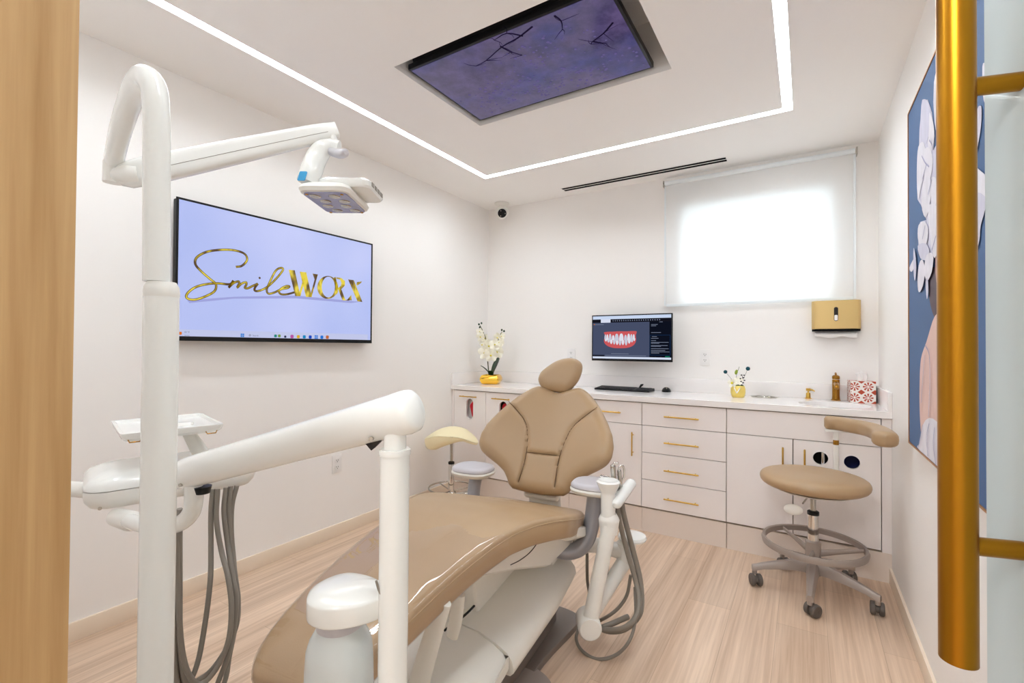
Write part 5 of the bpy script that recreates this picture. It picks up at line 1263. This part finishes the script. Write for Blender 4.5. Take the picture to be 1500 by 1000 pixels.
# instruments, lifted out of the holder by hand
def inst(name, label, P, r_, m, cat, extra=None):
    t = thing(name, label, cat, CH, CR, 'suction instruments in the assistant holder')
    MB().tube(P, r_, n=14, rnd=True).obj('grip', m, t)
    return t
I1 = [Vector(q) for q in [(0.3772, -0.0636, 0.6603), (0.3795, -0.0741, 0.6968), (0.3793, -0.0859, 0.7469)]]
t = inst('suction_tip', 'steel suction handle, left of the two upright ones on the assistant arm', I1, [.010, .0105, .011], 'steel', 'dental instrument')
MB().tube([I1[2]+Vector((0, 0, -.004)), I1[2]+Vector((.006, .0, .012)), I1[2]+Vector((.022, 0, .016))], .006, n=10).obj('nozzle', 'chrome', t)
I2 = [Vector(q) for q in [(0.4003, -0.0413, 0.6519), (0.4, -0.0531, 0.6886), (0.3974, -0.0547, 0.7224)]]
t = inst('air_water_syringe', 'chrome looped syringe handle, right of the upright suction handle', I2, [.010, .0095, .009], 'steel', 'dental instrument')
lp = [(0.3923, -0.0569, 0.7054), (0.3974, -0.0549, 0.7364), (0.4075, -0.0502, 0.7463), (0.4151, -0.0464, 0.7337), (0.4164, -0.0453, 0.7028), (0.4076, -0.0493, 0.683)]
MB().tube(lp, .0045, n=10).obj('trigger_loop', 'chrome', t)
I3 = [Vector(q) for q in [(0.3495, -0.0327, 0.6771), (0.3132, -0.028, 0.68)]]
t = thing('suction_valve', 'short horizontal chrome valve behind the swivel head of the assistant arm', 'dental instrument', CH, CR, 'suction instruments in the assistant holder')
MB().tube([(I3[0]), (I3[1])], .013, n=16, k=1).tube([I3[0]+Vector((.0, 0, .0)), I3[0]+Vector((.02, 0, .004))], .009, n=12, k=1).obj('valve_body', 'chrome', t)
# hoses
def hose(P, r_, par, name='hose', m='greytube', k=7):
    return MB().tube(P, r_, n=10, k=k).obj(name, m, par)
hose([(0.3897, -0.0682, 0.6185), (0.3976, -0.052, 0.5254), (0.4215, -0.0167, 0.3905), (0.4569, -0.0092, 0.2677), (0.4792, -0.0532, 0.2099), (0.4722, -0.1003, 0.1638), (0.4284, -0.1207, 0.123), (0.3526, -0.1123, 0.0932), (0.302, -0.1032, 0.0861)], .0105, aa)
hose([(0.3959, -0.0207, 0.6117), (0.4089, -0.0134, 0.5289), (0.4405, 0.0148, 0.3821), (0.4703, 0.0082, 0.2771), (0.4836, -0.0176, 0.1938), (0.4767, -0.0535, 0.1465), (0.4228, -0.0564, 0.0846), (0.3577, -0.054, 0.0577), (0.296, -0.0615, 0.0681)], .0115, aa)
hose([(0.4524, 0.0002, 0.2344), (0.4707, -0.0787, 0.1524), (0.4569, -0.1288, 0.0871), (0.4089, -0.1511, 0.0307), (0.3361, -0.1634, 0.0009), (0.2706, -0.1505, 0.0099), (0.2353, -0.1122, 0.0285), (0.2295, -0.0376, 0.0411)], .0065, aa)
hose([(0.4288, 0.0328, 0.2661), (0.4132, 0.0265, 0.179), (0.3741, 0.0085, 0.1178), (0.3139, -0.0197, 0.0738), (0.2612, -0.0224, 0.0443)], .007, aa)
hose([(0.3499, -0.0188, 0.4723), (0.3397, -0.0114, 0.3872), (0.3346, -0.0128, 0.3002), (0.3242, -0.0168, 0.2276), (0.3086, -0.0233, 0.155)], .012, aa)
hose([(0.2383, 0.0295, 0.3227), (0.2384, 0.0305, 0.2473), (0.2412, 0.0327, 0.187), (0.2632, 0.0107, 0.1278)], .007, aa)
hose([(0.3198, -0.1057, 0.081), (0.365, -0.0843, 0.1008), (0.4029, -0.0552, 0.1148), (0.429, -0.0206, 0.1176)], .011, aa)

# ============================================================ delivery unit (local x = along the tray arm, y = away from the doorway)
YW = 0.557854
du = thing('delivery_unit', 'white dental delivery unit: thick tube arm on a post, with control head', 'dental delivery unit', (2.0011, -3.1315, 0.0), YW)
bz = 1.061167; at_ = 1.097365
MB().tube([(0, 0, .14), (0, 0, bz)], .0240, n=36, k=1).obj('post', 'white', du)
MB().lathe([(.0255, bz-.010), (.0262, bz-.006), (.0255, bz-.001), (.0185, bz), (.0180, at_)], n=36).obj('post_collar', 'white', du)
AR = Vector((0.0154, -0.0026, 1.119)); AL = Vector((-0.5515, 0.2495, 0.9391))
dirA = (AL-AR).normalized()
ups = Vector((0, 0, 1))
PA = [AR-dirA*.008, AR+dirA*.02, AR+(AL-AR)*.35, AR+(AL-AR)*.7, AL-dirA*.02, AL]
ta = MB(); b_ = ta; rgs = []
Nn = (ups-dirA*ups.dot(dirA)).normalized(); Bn = dirA.cross(Nn)
for q, rv, rh in ((-.026, .030, .022), (-.020, .036, .028), (-.006, .0385, .033), (.02, .0375, .034), (.25, .0355, .033), (.45, .0350, .032), (.58, .0345, .031), (.615, .031, .028), (.63, .022, .02)):
    rgs.append([AR+dirA*q+Nn*rv*math.cos(a)*(1 if math.cos(a) > 0 else .92)+Bn*rh*math.sin(a) for a in [2*PI*i/36 for i in range(36)]])
arm = b_.rings(rgs).obj('tube_arm', 'white', du, ang=60)
for q, v in ((.055, -.026), (.57, -.02)):
    c = AR+dirA*q+Nn*v-Bn*math.copysign(.026, Bn.y); MB().lathe([(.0035, -.004), (.0035, .003)], c, axis=(0, -1, 0), n=12).obj('screw_cover', 'steel', arm)
MB().prism([(0, 0), (.045, .0), (.034, -.016)], lambda a, b2, d: tuple(AR+dirA*(.045+a)+Nn*(b2-.028)+Vector((0, d, 0))), -.012, .012).obj('hinge_slot', 'dark', arm, smooth=False)
MB().tube([(-0.4819, 0.2195, 0.9407), (-0.4802, 0.22, 0.9044), (-0.494, 0.2304, 0.8689), (-0.5329, 0.2507, 0.8392), (-0.6029, 0.291, 0.8159), (-0.684, 0.3412, 0.8027), (-0.7606, 0.3913, 0.7935)], .0175, n=20).obj('u_tube', 'white', du)
MB().tube([(-0.4615, 0.2196, 0.9307), (-0.4614, 0.2198, 0.9162)], [.017, .014], n=18, k=1).obj('pivot_boot', 'black', du)
MB().tube([(-0.7504, 0.3913, 0.7919), (-0.8011, 0.4113, 0.7945)], [.024, .022], n=20, k=1, rnd=True).obj('lock_knob', 'plastic', du)
# control head
hc = Vector((-0.8649, 0.4607, 0.8389))
U = Vector((.74, .67, 0)).normalized(); V = Vector((-.67, .74, 0)).normalized()
P0 = Vector((-1.02, 1.15, 0))-Vector((-0.000792, 0, 0))*0
base0 = Vector((-0.8378, 0.371, 0.8136))
def hp(a, b2, z): return base0+U*a+V*b2+Vector((0, 0, z))
def head_poly(k, n=5): return rrect(-.012+k, .375-k, -.01+k, .25-k, .05, n)
b_ = MB(); rgs = []
for k, z in ((.035, .0), (.012, .006), (.003, .02), (.0, .034), (.0, .05)): rgs.append([hp(a, c, z) for a, c in head_poly(k)])
b_.rings(rgs).obj('head_lower_shell', 'plastic', du, ang=50)
b_ = MB(); rgs = []
for k, z in ((.0, .052), (.001, .062), (.012, .075), (.035, .086), (.06, .09)): rgs.append([hp(a, c, z) for a, c in head_poly(k)])
b_.rings(rgs).obj('head_upper_shell', 'white', du, ang=50)
MB().tube([hp(-.01, .10, .04), hp(-.055, .14, .045), hp(-.09, .17, .05)], [.02, .018, .017], n=18, rnd=True).obj('head_handle', 'plastic', du)
MB().lathe([(.004, 0), (.004, .004)], hp(.02, -.013, .015), axis=tuple(-V), n=10).obj('head_screw', 'steel', du)
MB().tube([hp(.25, .08, .085), hp(.235, .11, .12), hp(.215, .15, .165)], [.026, .024, .018], n=16, flat=.7).obj('tray_bracket', 'offwhite', du)
# instrument tray on top
TC = Vector((-0.804, 0.4189, 0.9979)); TC2 = Vector((-0.6451, 0.5929, 0.9992)); TC3 = Vector((-1.0132, 0.6369, 0.9965))
tu = (TC2-TC); tv_ = (TC3-TC); tu.z = tv_.z = 0; tz = TC.z
def tp(a, b2, z): return TC+tu*a+tv_*b2+Vector((0, 0, z))
b_ = MB(); rgs = []
for k, z in ((.05, -.020), (.015, -.012), (.0, -.001), (.0, .003), (.03, .003), (.05, -.005), (.2, -.007)):
    rgs.append([tp(a, c, z) for a, c in rrect(k, 1-k, k, 1-k, .05, 4)])
trr = b_.rings(rgs).obj('instrument_tray', 'white', du, ang=30)
MB().tube([hp(.23, .15, .165), tp(.5, .5, -.02)], .02, n=14, k=1).obj('tray_stem', 'plastic', du)
for a in (.12, .86): MB().tube([tp(a-.05, .03, -.014), tp(a-.04, .0, -.02), tp(a+.05, .0, -.02), tp(a+.07, .03, -.014)], .0018, n=6, k=1).obj('tray_clip', 'brass', trr)
# hanging instrument hoses
hoses = [[(-0.598, 0.4706, 0.8486), (-0.5966, 0.4613, 0.7904), (-0.5896, 0.4523, 0.7048), (-0.5717, 0.4232, 0.6306), (-0.5718, 0.4044, 0.5293), (-0.5783, 0.3854, 0.4401), (-0.5912, 0.3658, 0.4122), (-0.5911, 0.3445, 0.5239), (-0.5798, 0.3224, 0.6961), (-0.5668, 0.3005, 0.8546)], [(-0.5853, 0.4706, 0.8486), (-0.5821, 0.4615, 0.7726), (-0.5628, 0.4524, 0.6961), (-0.5265, 0.4231, 0.6396), (-0.5054, 0.4039, 0.5725), (-0.5014, 0.3847, 0.4995), (-0.5236, 0.3655, 0.4375), (-0.5514, 0.3456, 0.4251), (-0.5705, 0.3247, 0.5047), (-0.5774, 0.3125, 0.6851), (-0.5746, 0.3006, 0.8467)], [(-0.5757, 0.4907, 0.8464), (-0.5746, 0.4814, 0.7836), (-0.557, 0.4724, 0.6966), (-0.5261, 0.4432, 0.6299), (-0.5052, 0.4238, 0.5789), (-0.5031, 0.4048, 0.4955), (-0.516, 0.3856, 0.4237), (-0.551, 0.3764, 0.3553), (-0.6006, 0.3559, 0.4029), (-0.599, 0.3336, 0.5945), (-0.5847, 0.3109, 0.8273)], [(-0.5688, 0.5007, 0.8471), (-0.5678, 0.4914, 0.7801), (-0.5539, 0.4825, 0.6924), (-0.5325, 0.4632, 0.629), (-0.5115, 0.4439, 0.568), (-0.5064, 0.4246, 0.5092), (-0.5336, 0.4054, 0.444), (-0.5647, 0.3858, 0.4116), (-0.6012, 0.3657, 0.4204), (-0.5981, 0.3437, 0.5889), (-0.5855, 0.3209, 0.8237)], [(-0.5579, 0.5107, 0.8461), (-0.5647, 0.5013, 0.7952), (-0.5601, 0.4921, 0.7249), (-0.5403, 0.4731, 0.6423), (-0.5165, 0.4444, 0.5326), (-0.5216, 0.4255, 0.4395), (-0.5262, 0.4062, 0.3756), (-0.5741, 0.3869, 0.314), (-0.6273, 0.3662, 0.3789), (-0.6111, 0.3437, 0.5888), (-0.5981, 0.3211, 0.8076)], [(-0.5822, 0.3211, 0.8077), (-0.6312, 0.3425, 0.6861), (-0.6885, 0.3634, 0.6099), (-0.6996, 0.3641, 0.552), (-0.6959, 0.3649, 0.4859), (-0.6664, 0.3555, 0.4352), (-0.613, 0.3458, 0.4101)]]
for P in hoses: hose(P, .0062, du, 'instrument_hose')
# bottle and its cap arm
BC = Vector((-0.0877, 0.0215, 0.7743)); 
def bo(x, y, z): return (BC.x+x, BC.y+y, z)
cz0 = 0.780122+.004; cz1 = cz0+.030
out = smooth_loop([(-.062, 0), (-.052, .036), (-.02, .058), (.022, .05), (.048, .032), (.066, .022), (.070, -.002), (.066, -.026), (.03, -.052), (-.015, -.060), (-.050, -.040)], 5)
b_ = MB(); rgs = []
for k, z in ((.95, cz0-.002), (.99, cz0), (1, cz0+.003), (1, cz1-.001), (.985, cz1+.002), (.90, cz1+.005), (.72, cz1+.011), (.4, cz1+.015), (.05, cz1+.016)): rgs.append([bo(x*k+.003, y*k, z) for x, y in out])
cap_ = b_.rings(rgs).obj('bottle_cap_arm', 'white', du, ang=50)
bxc = BC+Vector((-.008, 0, 0))
MB().lathe([(.034, cz0-.03), (.038, cz0-.026), (.038, cz0-.006), (.034, cz0)], (bxc.x, bxc.y, 0), n=36).obj('bottle_collar', 'greypad', du)
hb2 = cz0-.018
MB().lathe([(.030, hb2), (.037, hb2-.008), (.049, hb2-.030), (.0535, hb2-.045), (.0545, hb2-.06), (.0555, hb2-.08), (.057, hb2-.15), (.0575, hb2-.26), (.05, hb2-.275), (.0, hb2-.275)], (bxc.x, bxc.y, 0), n=40, cap=False).obj('water_bottle', 'bottle', du)
MB().tube([(-0.0247, -0.0144, 0.8501), (-0.0191, -0.0142, 0.8324), (-0.006, -0.017, 0.8186), (-0.0009, -0.0189, 0.8065), (-0.0008, -0.0187, 0.7888)], .0022, n=8).obj('cap_gap_shadow', 'greytube', du)  # grey line painting the shadow gap between bottle cap and post
# junction box on the floor
MB().box(-.16, .12, -.10, .14, 0, .30, bev=.025, seg=3).obj('junction_box', 'offwhite', du)
MB().lathe([(.04, .28), (.04, .33), (.03, .34)], n=30).obj('post_base', 'white', du)

# ============================================================ dental light
dl = thing('dental_light', 'white dental operating light on a tall gooseneck pole, square head near the television', 'dental light', (1.5872, -3.3068, 0.0), YW)
jz = 1.328929
ux = -0.006782; uy = -0.007269
MB().lathe([(.16, 0), (.165, .012), (.15, .022), (.05, .03), (.034, .05)], n=44).obj('pole_base', 'offwhite', dl)
MB().tube([(0, 0, .04), (0, 0, jz-.012)], .0272, n=36, k=1).obj('lower_pole', 'white', dl)
MB().lathe([(.0272, jz-.012), (.0276, jz-.010), (.0276, jz-.004), (.0272, jz), (.0266, jz+.006), (.022, jz+.015), (.0208, jz+.0155)], n=36).obj('pole_joint', 'plastic', dl)
GN_ = [(-0.0052, -0.0056, 1.3449), (-0.0066, -0.008, 1.5446), (-0.0079, -0.0092, 1.6494), (-0.0157, -0.0047, 1.6928), (-0.0387, 0.0099, 1.7222), (-0.0764, 0.0397, 1.7365), (-0.1499, 0.1097, 1.7433), (-0.2637, 0.2199, 1.7229), (-0.3519, 0.3101, 1.7044), (-0.3806, 0.3403, 1.6904)]
MB().tube(GN_, [.0208, .0208, .0208, .0212, .0215, .0213, .021, .021, .0205, .020], n=32, k=7).obj('gooseneck', 'white', dl)
MB().tube([(-0.3815, 0.3403, 1.6939), (-0.3837, 0.3409, 1.6417)], [.0215, .0205], n=28, k=1).obj('swivel_joint', 'plastic', dl)
J2 = Vector((-0.3473, 0.3407, 1.6611)); AE = Vector((0.0927, 0.5382, 1.869))
MB().tube([(-0.3752, 0.3407, 1.6592), J2, (-0.3239, 0.3506, 1.6649)], [.019, .027, .026], n=20, k=3).obj('elbow_block', 'plastic', dl)
dA = (AE-J2).normalized(); nA = (Vector((0, 0, 1))-dA*dA.z).normalized(); bA = dA.cross(nA); LA = (AE-J2).length
b_ = MB(); rgs = []
for q, hv, hh in ((-.02, .020, .012), (0, .031, .018), (.05, .034, .022), (LA*.5, .031, .021), (LA*.9, .026, .018), (LA*.98, .0235, .016), (LA+.02, .021, .013)):
    rgs.append([J2+dA*q+nA*hv*y+bA*hh*x for x, y in rrect(-1, 1, -1, 1, .55, 4)])
sa = b_.rings(rgs).obj('spring_arm', 'white', dl, ang=40)
sd_s = -1 if bA.y > 0 else 1
MB().tube([J2+dA*q-nA*.006+bA*sd_s*(hh*1.0+.0002) for q, hh in ((.05, .022), (LA*.5, .021), (LA*.9, .018), (LA*.98, .016))], .0007, n=6, k=1).obj('arm_seam', 'greytube', sa)
MB().tube([AE+Vector((.004, 0, -.01)), (0.1093, 0.5388, 1.8204)], [.012, .0125], n=16, k=1).obj('head_pin', 'white', dl)
MB().tube([(0.1195, 0.5388, 1.8205), (0.0951, 0.5387, 1.8243), (0.0748, 0.5289, 1.8119), (0.059, 0.5193, 1.7795), (0.0539, 0.4998, 1.736), (0.0467, 0.4902, 1.697)], [.020, .024, .028, .030, .0305, .028], n=20, k=5, flat=.75).obj('yoke', 'white', dl)
MB().tube([(0.0991, 0.529, 1.804), (0.1364, 0.4992, 1.7859), (0.1609, 0.4693, 1.7757)], [.012, .014, .012], n=12, rnd=True).obj('yoke_knob', 'greypad', dl)
st = MB(); cst = Vector((0.044, 0.4651, 1.7074))
st.prism(rrect(-.010, .011, -.013, .013, .003, 3), lambda a, b2, d: (cst.x+a+b2*.28, cst.y-.003+d, cst.z+b2), 0, .003); st.obj('blue_sticker', 'blue', dl)
# square head, face down
hz = 1.670112
Ha = Vector((0.0422, 0.4746, 1.6662)); Hb = Vector((0.1521, 0.4866, 1.667)); Hc = Vector((0.1527, 0.6706, 1.6672)); Hd = Vector((0.0498, 0.6556, 1.6665))
cx_ = (Ha.x+Hb.x+Hc.x+Hd.x)/4; cy_ = (Ha.y+Hb.y+Hc.y+Hd.y)/4; hw_, hl_ = .066, .105
b_ = MB(); rgs = []
for k, z in ((-.004, -.004), (.004, -.002), (.008, .008), (.004, .018), (-.006, .024)): rgs.append([(x, y, hz+z) for x, y in rrect(cx_-hw_-k, cx_+hw_+k, cy_-hl_-k, cy_+hl_+k, .03, 5)])
hd_ = b_.rings(rgs).obj('light_head', 'plastic', dl, ang=40)
b_ = MB(); rgs = []
for k, z in ((0, .02), (.004, .026), (.004, .04), (-.008, .05), (-.02, .053)): rgs.append([(x, y, hz+z) for x, y in rrect(cx_-hw_*.55-k, cx_+hw_+.055+k, cy_-hl_*.7-k, cy_+hl_*.75+k, .025, 5)])
hs = b_.rings(rgs).obj('head_housing', 'white', dl, ang=40)
for i in range(4): MB().box(cx_+hw_+.0575, cx_+hw_+.0605, cy_-.055+.03*i, cy_-.035+.03*i, hz+.028, hz+.04).obj('vent_slot', 'greytube', hs, smooth=False)
MB().plate(rrect(cx_-hw_+.004, cx_+hw_-.004, cy_-hl_+.006, cy_+hl_-.006, .022, 5), [], lambda a, b2, d: (a, b2, hz-.0075+d), .003).obj('lens_plate', mat('lilac_lens', (150, 152, 190), .15, var=.2, scale=40), hd_, smooth=False)
for ix in range(2):
    for iy in range(4):
        if (ix, iy) in ((9, 9),): continue
        c = (cx_-.028+.056*ix+.012*((iy % 2)*2-1)*.5, cy_-.07+.047*iy, hz-.008)
        MB().lathe([(.017, 0), (.015, -.002), (.007, -.003), (.0, -.001)], c, n=20).obj('reflector', 'steel', hd_)
for sgx, sgy in ((-1, -1), (1, -1), (-1, 1), (1, 1)):
    MB().lathe([(.005, 0), (.004, -.002), (0, -.002)], (cx_+sgx*.05, cy_+sgy*.09, hz-.008), n=12).obj('corner_led', 'brass', hd_)
